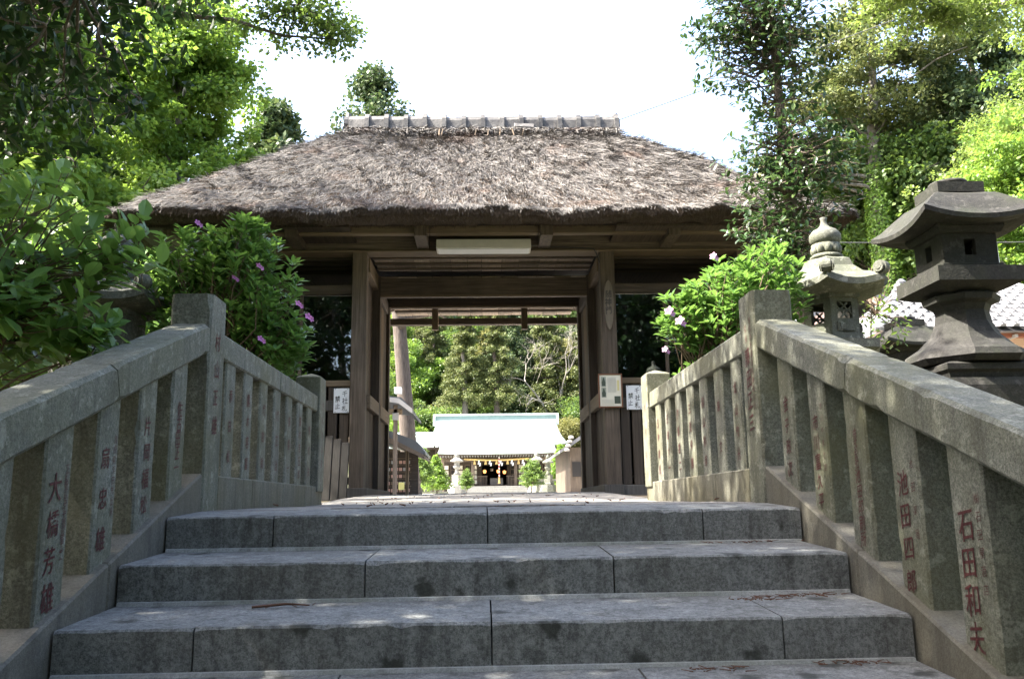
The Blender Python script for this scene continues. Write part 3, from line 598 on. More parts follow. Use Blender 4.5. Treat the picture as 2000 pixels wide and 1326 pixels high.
tl = [box('text_line', 1.445+k*.014, 1.451+k*.014, yf+.0045, yf+.0078, 1.25, 1.42, 'print_grey', None, 0) for k in range(7)]+[box('text_line', 1.37, 1.505, yf+.0045, yf+.0078, 1.105+k*.014, 1.109+k*.014, 'print_grey', None, 0) for k in range(5)]
for o in tl: o.parent = nt_; o.location = WL[o.name]-WL[nt_.name]
def paper(xc, label):
    p = thing('paper_notice', label, 'notice', (xc, 9.955, 1.05)); sh = box('sheet', xc-.088, xc+.088, 9.950, 9.953, 1.055, 1.335, 'paper', p, 0)
    lettering('千社札', .074, 'black_ink', sh, (xc+.038, 9.950, 1.315), *FRONT, gap=1.12, sx=.85, bold=.005); lettering('禁止', .074, 'black_ink', sh, (xc-.042, 9.950, 1.255), *FRONT, gap=1.12, sx=.85, bold=.005)
    for dx in (-.07, .07):
        for zz in (1.065, 1.325): box('pin', xc+dx-.004, xc+dx+.004, 9.945, 9.950, zz-.004, zz+.004, 'cable', p, 0)
paper(-1.615, 'white paper with black characters on the fence next to the glass reflecting branches'); paper(1.752, 'white paper with black characters tacked up next to the framed notice')
bs = thing('leaning_boards', 'grey weathered planks leaning against the picket fence behind the balustrade end post', 'boards', (-1.62, 8.9, .1))
for k in range(5):
    o = box('plank', -1.80+k*.085, -1.72+k*.085, 9.0, 9.025, .05, .80-.035*k, 'wood_black_z', bs); o.rotation_euler = (-.22, 0, .0)

# ------------------------------------------------------------------ stone lanterns
def side_panel(root, mat, n, i, rot, ap, half, z0, z1, hole, name='side_panel', lattice=False, relief=False):
    """one side of a firebox with an opening: frame of four bars set round the hole (hw, za, zb)"""
    th = rot+2*math.pi*(i+.5)/n; R_ = Matrix.Rotation(th-math.pi/2+math.pi, 4, 'Z'); bm = bmesh.new(); t = .035
    def bar(a0, a1, b0, b1, tt=t, yo=0.):
        r = bmesh.ops.create_cube(bm, size=1)
        for v in r['verts']: v.co = Vector((v.co.x*(a1-a0)+(a0+a1)/2, v.co.y*tt-ap+tt/2+yo, v.co.z*(b1-b0)+(b0+b1)/2))
    if hole:
        hw, za, zb = hole; bar(-half, -hw, z0, z1); bar(hw, half, z0, z1); bar(-hw, hw, z0, za); bar(-hw, hw, zb, z1)
    else: bar(-half, half, z0, z1)
    if lattice:
        hw, za, zb = hole; zc = (za+zb)/2
        for k in (-.5, .5):
            for s_ in (1, -1):
                r = bmesh.ops.create_cube(bm, size=1); M = Matrix.Translation((k*hw, -ap+.012, zc))@Matrix.Rotation(s_*.8, 4, 'Y')
                for v in r['verts']: v.co = M@Vector((v.co.x*.012, v.co.y*.014, v.co.z*(zb-za)*1.25))
                k2 = k
        bar(-hw, hw, zc-.006, zc+.006, .014, .006)
    if relief:
        bar(-half*.62, half*.62, z0+.02, z0+.085, .012, -.012); bar(-half*.45, -half*.1, z0+.03, z0+.075, .012, -.02)
    bm.transform(R_); o = from_bm(name, bm, mat, root); o.location = (0, 0, 0); return o
def loc_part(o, root, z=0):                                    # parts built in the thing's own space
    o.location = (0, 0, z); return o
def roof_piece(name, n, R_, prof, lift, rot, mat, root, under, sub=6):
    """n-sided roof: prof rows (radius, z); edges swept up to the corners by lift"""
    bm = bmesh.new(); rows = []
    for r, z in prof:
        ring = []
        for i in range(n):
            a0, a1 = rot+2*math.pi*i/n, rot+2*math.pi*(i+1)/n; p0 = Vector((math.cos(a0), math.sin(a0), 0))*r; p1 = Vector((math.cos(a1), math.sin(a1), 0))*r
            for k in range(sub):
                t = k/sub; c = abs(2*t-1)**2.2; p = p0.lerp(p1, t); p *= 1-.05*(1-c)*(r/R_)
                ring.append(bm.verts.new((p.x, p.y, z+lift*c*(r/R_)**3)))
        rows.append(ring)
    m = n*sub
    for a, b in zip(rows, rows[1:]):
        for i in range(m): bm.faces.new((a[i], a[(i+1) % m], b[(i+1) % m], b[i]))
    bm.faces.new(rows[0]); bm.faces.new(rows[-1]); bmesh.ops.recalc_face_normals(bm, faces=bm.faces[:])
    o = from_bm(name, bm, mat, root, smooth=False); o.location = (0, 0, 0); return o
def ornate_lantern(loc, label, z0, rz=0):
    """six-sided lantern with scrolled roof corners, lotus collar and onion finial; z0 = ground height"""
    root = thing('stone_lantern', label, 'lantern', loc, 'carved six-sided lanterns flanking the steps', rz); M_ = 'lantern_stone'; P = lambda n, pr, k=6, sm_=False, rot=0: loc_part(lathe(n, pr, k, M_, root, (0, 0, 0), rot, sm_), root)
    b = z0-loc[2]
    P('pedestal', [(.44, b-.1), (.44, b+.16), (.36, b+.20), (.36, b+.32), (.27, b+.38)]); P('shaft', [(.17, b+.36), (.15, b+.5), (.145, b+.72), (.19, b+.76), (.19, b+.80), (.145, b+.84), (.15, b+.98), (.17, b+1.02)], 16, True)
    P('platform', [(.20, .99), (.30, 1.06), (.37, 1.10), (.37, 1.165), (.28, 1.18)]); P('firebox_base', [(.245, 1.18), (.245, 1.225), (.225, 1.228)])
    P('firebox_top', [(.225, 1.50), (.25, 1.502), (.25, 1.535)])
    ap = .225*math.cos(math.pi/6); half = .225*math.sin(math.pi/6)-.001
    for i in range(6):
        k = (i-3) % 6
        side_panel(root, M_, 6, i, 0, ap, half, 1.225, 1.505, (.055, 1.31, 1.465) if i in (3,) else (.06, 1.34, 1.47) if i in (0, 1, 4) else None, lattice=i in (1, 4), relief=i in (1, 2, 4, 5))
    roof_piece('roof', 6, .46, [(.20, 1.52), (.38, 1.535), (.46, 1.56), (.46, 1.61), (.40, 1.635), (.29, 1.69), (.215, 1.76), (.19, 1.82), (.12, 1.85)], .045, 0, M_, root, 0)
    for i in range(6):
        th = math.pi/3*i; V, Fq = [], []
        bm = bmesh.new(); bmesh.ops.create_cone(bm, cap_ends=True, segments=16, radius1=.054, radius2=.054, depth=.08, matrix=Matrix.Rotation(math.pi/2, 4, 'X'))
        bmesh.ops.bevel(bm, geom=[e for e in bm.edges if len(e.link_faces) == 2 and max(len(f_.verts) for f_ in e.link_faces) > 4], offset=.012, segments=2, affect='EDGES')
        for q, rr in ((-.046, .038), (.046, .038), (-.050, .02), (.050, .02)): bmesh.ops.create_cone(bm, cap_ends=True, segments=14, radius1=rr, radius2=rr, depth=.006, matrix=Matrix.Translation((0, q, 0))@Matrix.Rotation(math.pi/2, 4, 'X'))
        bm.transform(Matrix.Rotation(th, 4, 'Z')@Matrix.Translation((.435, 0, 1.69))); o = from_bm('roof_scroll', bm, M_, root, smooth=False); o.location = (0, 0, 0)
    P('collar', [(.10, 1.84), (.125, 1.855), (.125, 1.87), (.105, 1.885)], 24, True)
    bm = bmesh.new()
    for i in range(10): bmesh.ops.create_icosphere(bm, subdivisions=2, radius=.05, matrix=Matrix.Rotation(i*math.pi/5, 4, 'Z')@Matrix.Translation((.085, 0, 1.925))@Matrix.Diagonal((.7, .62, .9, 1)))
    bmesh.ops.create_cone(bm, cap_ends=True, segments=20, radius1=.09, radius2=.11, depth=.085, matrix=Matrix.Translation((0, 0, 1.925))); o = from_bm('lotus_collar', bm, M_, root, smooth=True); o.location = (0, 0, 0)
    P('finial', [(.06, 1.95), (.105, 1.975), (.122, 2.01), (.118, 2.05), (.09, 2.085), (.05, 2.105), (.03, 2.13), (.022, 2.165), (.028, 2.19), (.012, 2.196)], 24, True)
    return root
ornate_lantern((2.71, 6.5, 0), 'pale carved lantern with scrolled roof corners and onion finial beside the camellia', -.05, .12)
ornate_lantern((-2.60, 6.05, -.18), 'carved grey lantern half hidden in leaves, scrolled roof corners showing', -.05, .3)
def square_lantern(loc, label, k=1.0, name='stone_lantern'):
    root = thing(name, label, 'lantern', loc, 'dark square lanterns'); M_ = 'backlit_lantern_stone'; q = math.pi/4; r2 = math.sqrt(2)
    P = lambda n, pr, m=4, rot=q, sm_=False: loc_part(lathe(n, [(a*k, z*k) for a, z in pr], m, M_, root, (0, 0, 0), rot, sm_), root)
    P('plinth', [(.46, -.06), (.46, .30), (.42, .34)]); P('plinth', [(.38, .34), (.38, .56), (.36, .60)]); P('base_slab', [(.33, .60), (.34, .63), (.36, .645), (.36, .675), (.31, .69)])
    P('shaft', [(.30, .69), (.325, .72), (.31, .755), (.24, .80), (.18, .86), (.145, .93), (.135, .99), (.15, 1.025), (.19, 1.04), (.20, 1.07), (.17, 1.085)], 8, math.pi/8)
    P('platform', [(.17, 1.08), (.26, 1.10), (.335, 1.125), (.335, 1.205), (.30, 1.21)])
    P('firebox_base', [(.235, 1.21), (.235, 1.235), (.215, 1.24)]); P('firebox_top', [(.215, 1.405), (.24, 1.41), (.26, 1.44), (.26, 1.46)])
    ap = .215*math.cos(q)*k; half = .215*math.sin(q)*k-.0015
    for i in range(4): side_panel(root, M_, 4, i, q, ap, half, 1.238*k, 1.408*k, (.032*k, 1.285*k, 1.375*k))
    roof_piece('roof', 4, .45*k, [(.22*k, 1.45*k), (.36*k, 1.445*k), (.45*k, 1.445*k), (.455*k, 1.47*k), (.40*k, 1.505*k), (.33*k, 1.565*k), (.25*k, 1.625*k), (.17*k, 1.655*k)], .045*k, q, M_, root, 0, 8)
    P('roof_cap', [(.16, 1.65), (.185, 1.655), (.185, 1.715), (.165, 1.72)]); P('jewel_seat', [(.085, 1.72), (.105, 1.73), (.10, 1.748), (.06, 1.755)], 18, 0, True)
    return root
square_lantern((2.66, 4.62, .01), 'large dark square stone lantern with swept roof standing close behind the handrail')
square_lantern((3.98, 7.9, -.08), 'smaller dark stone lantern seen low behind the large dark lantern', 1.0)

# ------------------------------------------------------------------ shrine hall beyond the gate
SX = 1.17                                                     # axis of the hall
hall = thing('shrine_hall', 'shrine hall with wide pale green copper roof seen through the gate', 'shrine', (SX, 73, 1.0))
def hp(n, x0, x1, y0, y1, z0, z1, mat, par=hall, bev=.01): return box(n, SX+x0, SX+x1, y0, y1, z0, z1, mat, par, bev)
def roof_sheet(name, prof, hw, par, mat='copper_patina', flare=.0, th=.12):
    """prof (y,z,halfwidth) rows from ridge to eave, with eave ends lifted by flare"""
    n = 24; top = []; 
    for r, (y, z, w) in enumerate(prof):
        f_ = (r/(len(prof)-1))**2; top.append([(u*w, y, z+flare*f_*abs(u)**4) for u in np.linspace(-1, 1, n)])
    T_ = np.array(top); B_ = T_-np.array([0, 0, th]); m = len(prof); V = np.concatenate([T_.reshape(-1, 3), B_.reshape(-1, 3)]); i = (np.arange(m-1)[:, None]*n+np.arange(n-1)[None]).ravel()
    q = np.stack([i, i+n, i+n+1, i+1], -1); Fc = [q, q[:, ::-1]+m*n]; off = m*n
    e = np.arange(n-1)+(m-1)*n; Fc.append(np.stack([e, e+off, e+off+1, e+1], -1)); l_ = np.arange(m-1)*n; Fc.append(np.stack([l_, l_+off, l_+n+off, l_+n], -1)); r_ = l_+n-1; Fc.append(np.stack([r_, r_+n, r_+n+off, r_+off], -1))
    c = np.array([SX, prof[0][0], prof[-1][1]]); return put(bpy.data.objects.new(name, raw_mesh(name, V-np.array([0, c[1], c[2]]), np.concatenate(Fc), mat, False)), par, c)
rf = roof_sheet('roof', [(77, 7.35, 5.25), (76, 6.75, 5.3), (75, 6.15, 5.4), (74, 5.6, 5.55), (73, 5.12, 5.75), (72.5, 4.9, 5.9)], 0, hall, flare=.12)
roof_sheet('porch_roof', [(73.0, 5.16, 4.72), (72, 4.75, 4.72), (71, 4.42, 4.72), (70, 4.16, 4.73), (69.5, 4.06, 4.74)], 0, hall, flare=.08)
roof_sheet('rear_roof', [(77, 7.35, 5.25), (79, 6.2, 5.5), (82, 4.9, 5.9)], 0, hall)
rg = hp('ridge', -5.35, 5.35, 76.8, 77.2, 7.28, 7.72, 'copper_dark', rf); hp('ridge_cap', -5.55, 5.55, 76.7, 77.3, 7.74, 7.90, 'copper_patina', rf); hp('ridge_base', -5.35, 5.35, 76.72, 77.28, 7.20, 7.36, 'copper_patina', rf)
for s in (-1, 1): hp('ridge_end', s*5.45-.1, s*5.45+.1, 76.65, 77.35, 6.9, 7.72, 'copper_patina', rf)
hp('eave_board', -4.68, 4.68, 69.56, 69.66, 3.86, 3.95, 'wood_dark_x'); hp('eave_board', -5.8, 5.8, 72.6, 72.75, 4.6, 4.76, 'wood_dark_x')
for k in range(44): hp('rafter_end', -4.62+k*.214, -4.62+k*.214+.09, 69.60, 71.4, 3.77, 3.86, 'white_plaster' if 0 else 'pale_stone', hall, 0)
hp('floor_platform', -5.4, 5.4, 70.6, 80, .9, 1.55, 'wood_dark_x'); hp('foundation', -5.6, 5.6, 70.4, 80.2, .7, .95, 'pale_stone')
for x in (-4.4, -2.0, 1.45-.02, 3.9): hp('column', x-.13, x+.13, 70.3, 70.56, .95, 3.78, 'wood_z', hall, .03)
hp('porch_beam', -4.6, 4.6, 70.32, 70.54, 3.42, 3.70, 'wood_x')
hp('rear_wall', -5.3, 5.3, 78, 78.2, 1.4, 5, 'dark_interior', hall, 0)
for s, a, b in ((-1, -5.3, -1.28), (1, .82, 5.3)):
    hp('wall_panel', a, b, 73.0, 73.1, 1.5, 4.7, 'wood_dark_z')
    n = 6
    for k in range(n):
        x = a+.25+(b-a-.5)*k/n; w_ = (b-a-.5)/n-.12
        sh = hp('lattice_door', x, x+w_, 72.92, 72.98, 1.6, 3.3, 'wood_z')
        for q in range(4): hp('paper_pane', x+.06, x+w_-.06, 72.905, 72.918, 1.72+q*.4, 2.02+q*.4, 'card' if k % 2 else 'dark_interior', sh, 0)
    hp('side_wall', min(s*5.3, s*5.2), max(s*5.3, s*5.2), 73, 78, 1.4, 4.9, 'wood_dark_z', hall, 0)
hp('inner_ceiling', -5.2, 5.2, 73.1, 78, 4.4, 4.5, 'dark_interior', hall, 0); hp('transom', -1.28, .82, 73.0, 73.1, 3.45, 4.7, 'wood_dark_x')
for k in range(14): hp('transom_slat', -1.24+k*.148, -1.19+k*.148, 72.9, 72.95, 3.2, 3.46, 'wood_z', hall, 0)
for k, (x, z) in enumerate(((-1.05, 2.75), (.1, 2.75), (.62, 2.68), (-.45, 2.9))):
    lathe('hanging_lantern', [(.06, -.13), (.12, -.1), (.13, .05), (.16, .08), (.03, .16)], 8, 'lamp_glow' if k < 3 else 'steel', hall, (SX+x, 74.2, z))
st_ = [hp('step', -3.0, 2.2, 66.2+k*.5, 69.6, .72+k*.17, .89+k*.17, 'pale_stone') for k in range(4)]
bxo = hp('offering_box', -.62, .42, 70.8, 71.4, 1.55, 2.1, 'wood_grey_z')
for s in (-1, 1):
    x0 = -1.65 if s < 0 else .72
    for k in range(7): hp('railing_bar', x0+k*.12, x0+.05+k*.12, 70.9, 70.95, 1.55, 2.25, 'wood_z', hall, 0)
    hp('railing_top', x0-.05, x0+.82, 70.88, 70.97, 2.22, 2.3, 'wood_x')
pts = [(SX-2.7+5.2*t, 70.2, 3.62-.10*math.sin(math.pi*t)) for t in np.linspace(0, 1, 14)]
rp = thing('sacred_rope', 'thick straw rope slung across the front of the shrine hall', 'rope', (SX-.1, 70.2, 3.5)); v, f = tubes([(pts, [.05]+[.075]*12+[.05])], 8)
o = put(bpy.data.objects.new('rope', raw_mesh('rope', v, f, 'rope_straw', True)), rp, (0, 0, 0))
for k in range(5):
    x = SX-1.85+k*.88; lathe('tassel', [(.05, 0), (.12, -.35), (.05, -.02)][:2], 8, 'rope_straw', rp, (x, 70.2, 3.52)); 
    prism('paper_streamer', [(x+.3, 3.5), (x+.42, 3.5), (x+.36, 3.3), (x+.5, 3.3), (x+.46, 3.05), (x+.34, 3.05), (x+.38, 3.2), (x+.24, 3.2)], 70.15, 70.17, 'paper', rp, 0, 'y')
br = thing('bell_rope', 'red and white twisted bell rope hanging before the hall doors', 'rope', (SX+.1, 70.0, 2.0))
for k in range(12):
    v, f = tubes([([(SX+.1, 70.0, 3.75-k*.14), (SX+.1+.015*(-1)**k, 70.0, 3.61-k*.14)], [.05, .05])], 8); put(bpy.data.objects.new('rope_strand', raw_mesh('rope_strand', v, f, 'rope_red' if k % 2 else 'rope_white', True)), br, (0, 0, 0))
lathe('tassel', [(.06, .2), (.11, -.3)], 10, 'rope_straw', br, (SX+.1, 70, 1.95))
# side hall
sh = thing('side_hall', 'low copper-roofed wing peeking out left of the shrine hall', 'building', (-7, 80, 1.1))
WLs = SX; SX = -6.6
roof_sheet('roof', [(81, 6.45, 2.6), (80, 5.9, 2.6), (79, 5.4, 2.65), (78.3, 5.15, 2.7)], 0, sh, flare=.05); box('ridge', -9.2, -4.0, 80.9, 81.2, 6.42, 6.7, 'copper_patina', sh)
box('wall', -8.9, -4.4, 79.2, 82, 1.0, 5.3, 'wood_dark_z', sh); SX = WLs
# stone fences either side of the hall steps
def stone_fence(x0, x1, Y, z, label):
    t = thing('stone_fence', label, 'fence', ((x0+x1)/2, Y, z), 'low stone fences before the hall'); n = int((x1-x0)/.33)
    for k in range(n): box('fence_post', x0+k*.33, x0+k*.33+.19, Y, Y+.19, z, z+.74, 'lantern_stone', t, .02)
    box('fence_rail', x0-.05, x1, Y-.02, Y+.21, z+.742, z+.86, 'lantern_stone', t); box('fence_base', x0-.05, x1, Y-.03, Y+.22, z-.1, z+.12, 'lantern_stone', t)
stone_fence(-5.2, -2.3, 58, .78, 'low stone fence beside the dark evergreen shrub in the court'); stone_fence(3.5, 6.0, 58, .74, 'low stone fence near the tiled building in the court')
def court_lantern(x, y, label, mat='pale_stone', k=1.0):
    t = thing('court_lantern', label, 'lantern', (x, y, float(path_z(y))), 'stone lanterns in the shrine court'); L_ = lambda n, pr, m=6, s_=False: loc_part(lathe(n, [(a*k, z*k) for a, z in pr], m, mat, t, (0, 0, 0), .3, s_), t)
    for q in range(3): L_('rubble_base', [(.72-.08*q, -.1+.2*q), (.70-.08*q, .12+.2*q)], 9)
    L_('pedestal', [(.40, .5), (.42, .62), (.36, .7), (.36, 1.2), (.40, 1.26)], 4); L_('shaft', [(.26, 1.26), (.13, 1.42), (.12, 1.62), (.26, 1.75), (.28, 1.83)], 10, True)
    L_('firebox', [(.19, 1.83), (.20, 2.1), (.18, 2.12)]); L_('roof', [(.2, 2.1), (.46, 2.14), (.47, 2.2), (.24, 2.36), (.12, 2.44)]); L_('finial', [(.10, 2.44), (.16, 2.5), (.15, 2.62), (.05, 2.74), (.02, 2.8)], 12, True)
court_lantern(-1.8, 60, 'pale stone lantern beside the left end of the hall steps'); court_lantern(3.68, 60, 'pale stone lantern behind the small tree at the right of the hall steps')
court_lantern(4.15, 56, 'brown mossy lantern on rubble base near the right edge of the opening', 'lantern_stone', .86)
# shelters along the left of the court
sh = thing('wooden_shelter', 'small wooden shelter with gabled roof at the left of the opening', 'shelter', (-2.7, 26, .3))
box('post', -2.60, -2.48, 25.3, 25.42, .25, 2.9, 'wood_z', sh); box('post', -4.4, -4.28, 25.3, 25.42, .25, 2.9, 'wood_z', sh); box('tie_beam', -4.6, -2.35, 25.3, 25.42, 2.62, 2.78, 'wood_light_x', sh)
box('bracket', -2.62, -2.44, 25.25, 25.3, 2.45, 2.66, 'white_plaster', sh)
prism('roof', [(-2.05, 2.66), (-2.05, 2.76), (-2.35, 3.08), (-4.6, 3.35), (-4.6, 3.2), (-2.4, 2.95)], 25.0, 29.0, 'slate', sh, 0, 'y'); prism('barge_board', [(-2.02, 2.6), (-2.02, 2.74), (-2.4, 3.04), (-2.9, 3.1), (-2.9, 2.98), (-2.42, 2.9)], 24.9, 24.99, 'white_plaster', sh, 0, 'y')
box('ridge_lamp', -2.55, -2.35, 25.0, 25.3, 3.2, 3.38, 'paper', sh)
em = thing('votive_rack', 'roofed rack hung with rows of small wooden votive plaques', 'rack', (-2.6, 31, .3))
for x in (-2.62, -2.05-.6, -4.2): box('post', x-.04, x+.04, 30.5, 30.58, .3, 1.95, 'wood_light_z', em)
prism('roof', [(-1.98, 1.72), (-1.98, 1.80), (-2.3, 2.2), (-3.4, 2.62), (-4.6, 2.62), (-4.6, 2.5)], 30.0, 33.0, 'slate', em, 0, 'y'); prism('eave', [(-2.0, 1.60), (-2.0, 1.70), (-3.4, 2.42), (-3.4, 2.2)], 29.95, 32.8, 'wood_y', em, 0, 'y'); box('rear_board', -4.4, -2.3, 31.2, 31.26, .4, 1.9, 'wood_dark_x', em)
for r in range(5):
    box('hanging_bar', -4.2, -2.5, 30.60, 30.63, 1.62-r*.24, 1.64-r*.24, 'wood_light_x', em, 0)
    for k in range(12): box('votive_plaque', -4.15+k*.137, -4.05+k*.137, 30.53+random.uniform(0, .04), 30.58, 1.44-r*.24, 1.55-r*.24, random.choice(['ema_board', 'ema_board', 'wood_light_x', 'white_plaster']), em, 0)
box('yellow_notice', -2.92, -2.72, 30.42, 30.44, .55, .80, 'notice_yellow', em, 0)
ob = thing('court_office', 'tiled building with pale end tiles at the right edge of the opening', 'building', (4.2, 30, .4))
box('wall', 2.98, 7, 30, 36, .3, 1.9, 'wood_z', ob); box('window', 3.05, 3.35, 29.97, 29.99, .9, 1.4, 'dark_interior', ob, 0); prism('roof', [(2.60, 1.68), (2.60, 1.78), (3.0, 2.05), (5, 3.4), (5, 3.25), (3.0, 1.92)], 29.6, 36, 'roof_tile_grey', ob, 0, 'y')
for k in range(4): lathe('end_tile', [(.09, 0), (.10, .06), (.05, .1)], 10, 'white_plaster', ob, (2.85+k*.05, 29.6, 1.75+k*.14))

# ------------------------------------------------------------------ house right of the steps
hs = thing('tiled_house', 'house with sunlit grey tiled roof and pink wall behind the dark lantern', 'house', (11.5, 18, .2))
box('wall', 8.3, 16, 16.6, 21, .0, 3.2, 'plaster_pink', hs, 0); box('eave_beam', 7.9, 16.2, 16.1, 16.22, 3.02, 3.12, 'beam_red', hs); box('wall_rail', 8.28, 16, 16.55, 16.6, 2.50, 2.58, 'frame_brown', hs)
for k in range(14): box('rafter_end', 8.2+k*.5, 8.26+k*.5, 16.0, 16.5, 3.0, 3.06, 'white_plaster', hs, 0)
V = np.array([(7.5, 15.9, 3.10), (16.5, 15.9, 3.10), (16.5, 19, 4.75), (9.6, 19, 4.75), (7.5, 22, 3.10), (16.5, 22, 3.10)])
me = bpy.data.meshes.new('roof'); me.from_pydata((V-np.array([11.5, 18, 3])).tolist(), [], [(0, 1, 2, 3), (3, 2, 5, 4), (0, 3, 4), (0, 4, 5, 1)]); me.materials.append(MATS['roof_tile_grey']); rf2 = put(bpy.data.objects.new('roof', me), hs, (11.5, 18, 3))
def tile_me():
    n = 6; V = []
    for yy in (0, .34):
        for k in range(n+1): th = math.pi*k/n; V.append((.062*math.cos(th), yy, .055*math.sin(th)+(.02 if yy == 0 else 0)))
        V += [(.19, yy, .012 if yy == 0 else -.008)]
    m = n+2; Fq = [(k, k+1, m+k+1, m+k) for k in range(n)]+[(m-1, 0, m, 2*m-1), tuple(range(n+1))[::-1]]
    me = bpy.data.meshes.new('roof_tile'); me.from_pydata(V, [], Fq); me.materials.append(MATS['roof_tile_grey']); return me
tm2 = tile_me(); sl_ = math.atan2(1.65, 3.1)
for r in range(11):
    for c in range(26):
        x = 7.6+c*.255; y0 = 15.9+r*.30*math.cos(sl_); 
        if x < 7.55+2.1*(y0-15.9)/3.1: continue
        o = put(bpy.data.objects.new('roof_tile', tm2), rf2, (x, y0-.05, 3.115+r*.30*math.sin(sl_)+.05)); o.rotation_euler = (sl_-.03, 0, random.uniform(-.015, .015))
for k in range(10):
    t = k/9; v = Vector((7.5, 15.9, 3.16)).lerp(Vector((9.6, 19, 4.84)), t); lathe('hip_tile', [(.10, -.05), (.12, .02), (.05, .09)], 8, 'roof_tile_grey', rf2, v)
ga = thing('gabled_shed', 'small gabled roof with brown barge boards left of the tiled house', 'shed', (9.0, 21, .3))
prism('roof', [(7.0, 3.9), (8.9, 5.05), (10.9, 3.85), (10.9, 3.72), (8.9, 4.9), (7.0, 3.75)], 19.6, 23, 'roof_tile_grey', ga, 0, 'y'); prism('barge_board', [(7.05, 3.55), (8.9, 4.72), (10.85, 3.55), (10.85, 3.74), (8.9, 4.92), (7.05, 3.74)], 19.62, 19.72, 'plaster_pink', ga, 0, 'y'); box('wall', 7.6, 10.3, 20, 23, .1, 3.9, 'wood_dark_z', ga, 0)
an = thing('aerial_mast', 'thin metal aerial mast on the house roof beside the dark lantern', 'aerial', (10.68, 17, 4.0))
v, f = tubes([([(10.70, 17, 3.75), (10.68, 17, 5.2)], [.022, .016]), ([(10.69, 17, 4.45), (10.52, 17, 4.12)], [.01, .01]), ([(10.69, 17, 4.45), (10.86, 17, 4.12)], [.01, .01])], 6); put(bpy.data.objects.new('mast', raw_mesh('mast', v, f, 'steel')), an, (0, 0, 0)); box('joint', 10.65, 10.74, 16.95, 17.05, 4.4, 4.5, 'steel', an)
for nm, a, b, lab in (('power_cable', (2.0, 15, 6.76), (12.0, 15, 10.67), 'thin grey cable rising across the sky behind the camellia tree'), ('power_cable', (4.4, 15, 4.62), (14, 15, 4.65), 'thin level cable crossing behind the two stone lanterns')):
    v, f = tubes([(limb(a, b, sag=-.006, k=12, wob=0), [.009]*12)], 5); tag(put(bpy.data.objects.new(nm, raw_mesh(nm, v, f, 'cable_grey', True))), lab, 'cable')

# ------------------------------------------------------------------ vegetation: far and middle trees
def crown_data(kind, seed, H, R, n, ls):
    """leaf arrays and limb paths of a tree standing at the origin"""
    g = np.random.default_rng(seed); paths = []
    tr = np.stack([np.cumsum(g.normal(size=9)*.012*H), np.cumsum(g.normal(size=9)*.012*H), np.linspace(-.3, H*(.93 if kind == 'conifer' else .72), 9)], -1); tr[:, :2] -= tr[0, :2]
    r0 = H*.022; paths.append((tr, np.linspace(r0, r0*.25, 9)))
    def trunk_at(z): return np.array([np.interp(z, tr[:, 2], tr[:, k]) for k in range(3)])
    if kind == 'conifer':
        C, cr = [], []
        for z in np.linspace(.22*H, .99*H, 24):
            t = (z/H-.22)/.78; rad = R*(1-t)**.75*(.75+.5*g.random())+.04*R; k = 4+int(5*(1-t))
            for a in g.random(k)*2*np.pi:
                e = np.array([math.cos(a)*rad, math.sin(a)*rad, z-rad*.12]); base = trunk_at(z); 
                if g.random() < .5: paths.append((limb(base, base+e*[1, 1, 0]+[0, 0, -rad*.12], g, .05, 5, .03), np.linspace(r0*.22*(1-t)+.012, .008, 5)))
                for q in np.linspace(.35, 1, 4): C.append(base*[1, 1, 0]+np.array([e[0]*q, e[1]*q, z-rad*.12*q])+g.normal(size=3)*.05*R); cr.append(R*.16*(1.25-t*.7))
        C = np.array(C); cr = np.array(cr); per = max(3, n//len(C)); P, D, N = clump_leaves(C, per, cr, g, .6, .55); D[:, 2] -= .25
    elif kind == 'spray':
        C, cr = [], []
        for i in range(34):
            t = (i+g.random())/34; z = H*(.18+.70*t); a = i*2.4+g.random(); rad = R*(1-.72*t**1.4)*g.uniform(.6, 1.1); b = trunk_at(min(z, H*.71)); e = b*[1, 1, 0]+np.array([math.cos(a)*rad, math.sin(a)*rad, z+rad*g.uniform(.15, .6)])
            L_ = limb(b, e, g, .06, 8, .035); paths.append((L_, np.linspace(r0*.30*(1-.5*t), .010, 8)))
            for q in range(2, 8):
                for _ in range(3): C.append(L_[q]+g.normal(size=3)*R*np.array([.10, .10, .07])); cr.append(R*g.uniform(.06, .15))
        for _ in range(30): C.append(trunk_at(H*.7)+g.normal(size=3)*R*np.array([.16, .16, .3])+[0, 0, H*.14]); cr.append(R*.12)
        C = np.array(C); cr = np.array(cr); P, D, N = clump_leaves(C, n//len(C), cr, g, .8, .5); D[:, 2] -= .2
    elif kind == 'layered':
        C, cr = [], []
        for i in range(46):
            z = H*(.32+.66*g.random()); t = (z/H-.32)/.66; rad = R*(1-.75*t**1.5)*(.35+.65*g.random()); a = g.random()*2*np.pi; c = trunk_at(min(z, H*.7))*[1, 1, 0]+np.array([math.cos(a)*rad, math.sin(a)*rad, z]); C.append(c); cr.append(R*(.20+.14*g.random()))
            b = trunk_at(max(z-.18*H, .1*H)); paths.append((limb(b, c, g, .06, 6, .05), np.linspace(r0*.28, .012, 6)))
        C = np.array(C); cr = np.array(cr); P, D, N = clump_leaves(C, n//len(C), cr, g, .9, .28)
    else:
        k = 52; C = blob(k, (0, 0, .62*H), (R, R, .36*H), g, .38); C[:, 2] += .05*H*np.sin(C[:, 0]*2/R); cr = R*(.22+.16*g.random(k))
        for c in C[::2]: b = trunk_at(np.clip(c[2]-.25*H, .15*H, .65*H)); paths.append((limb(b, c, g, .05, 6, .05), np.linspace(r0*.32, .01, 6)))
        P, D, N = clump_leaves(C, n//k, cr, g, .6, .75)
    return P, D, N, g.uniform(.65, 1.2, len(P))*ls, paths
KINDS = {}
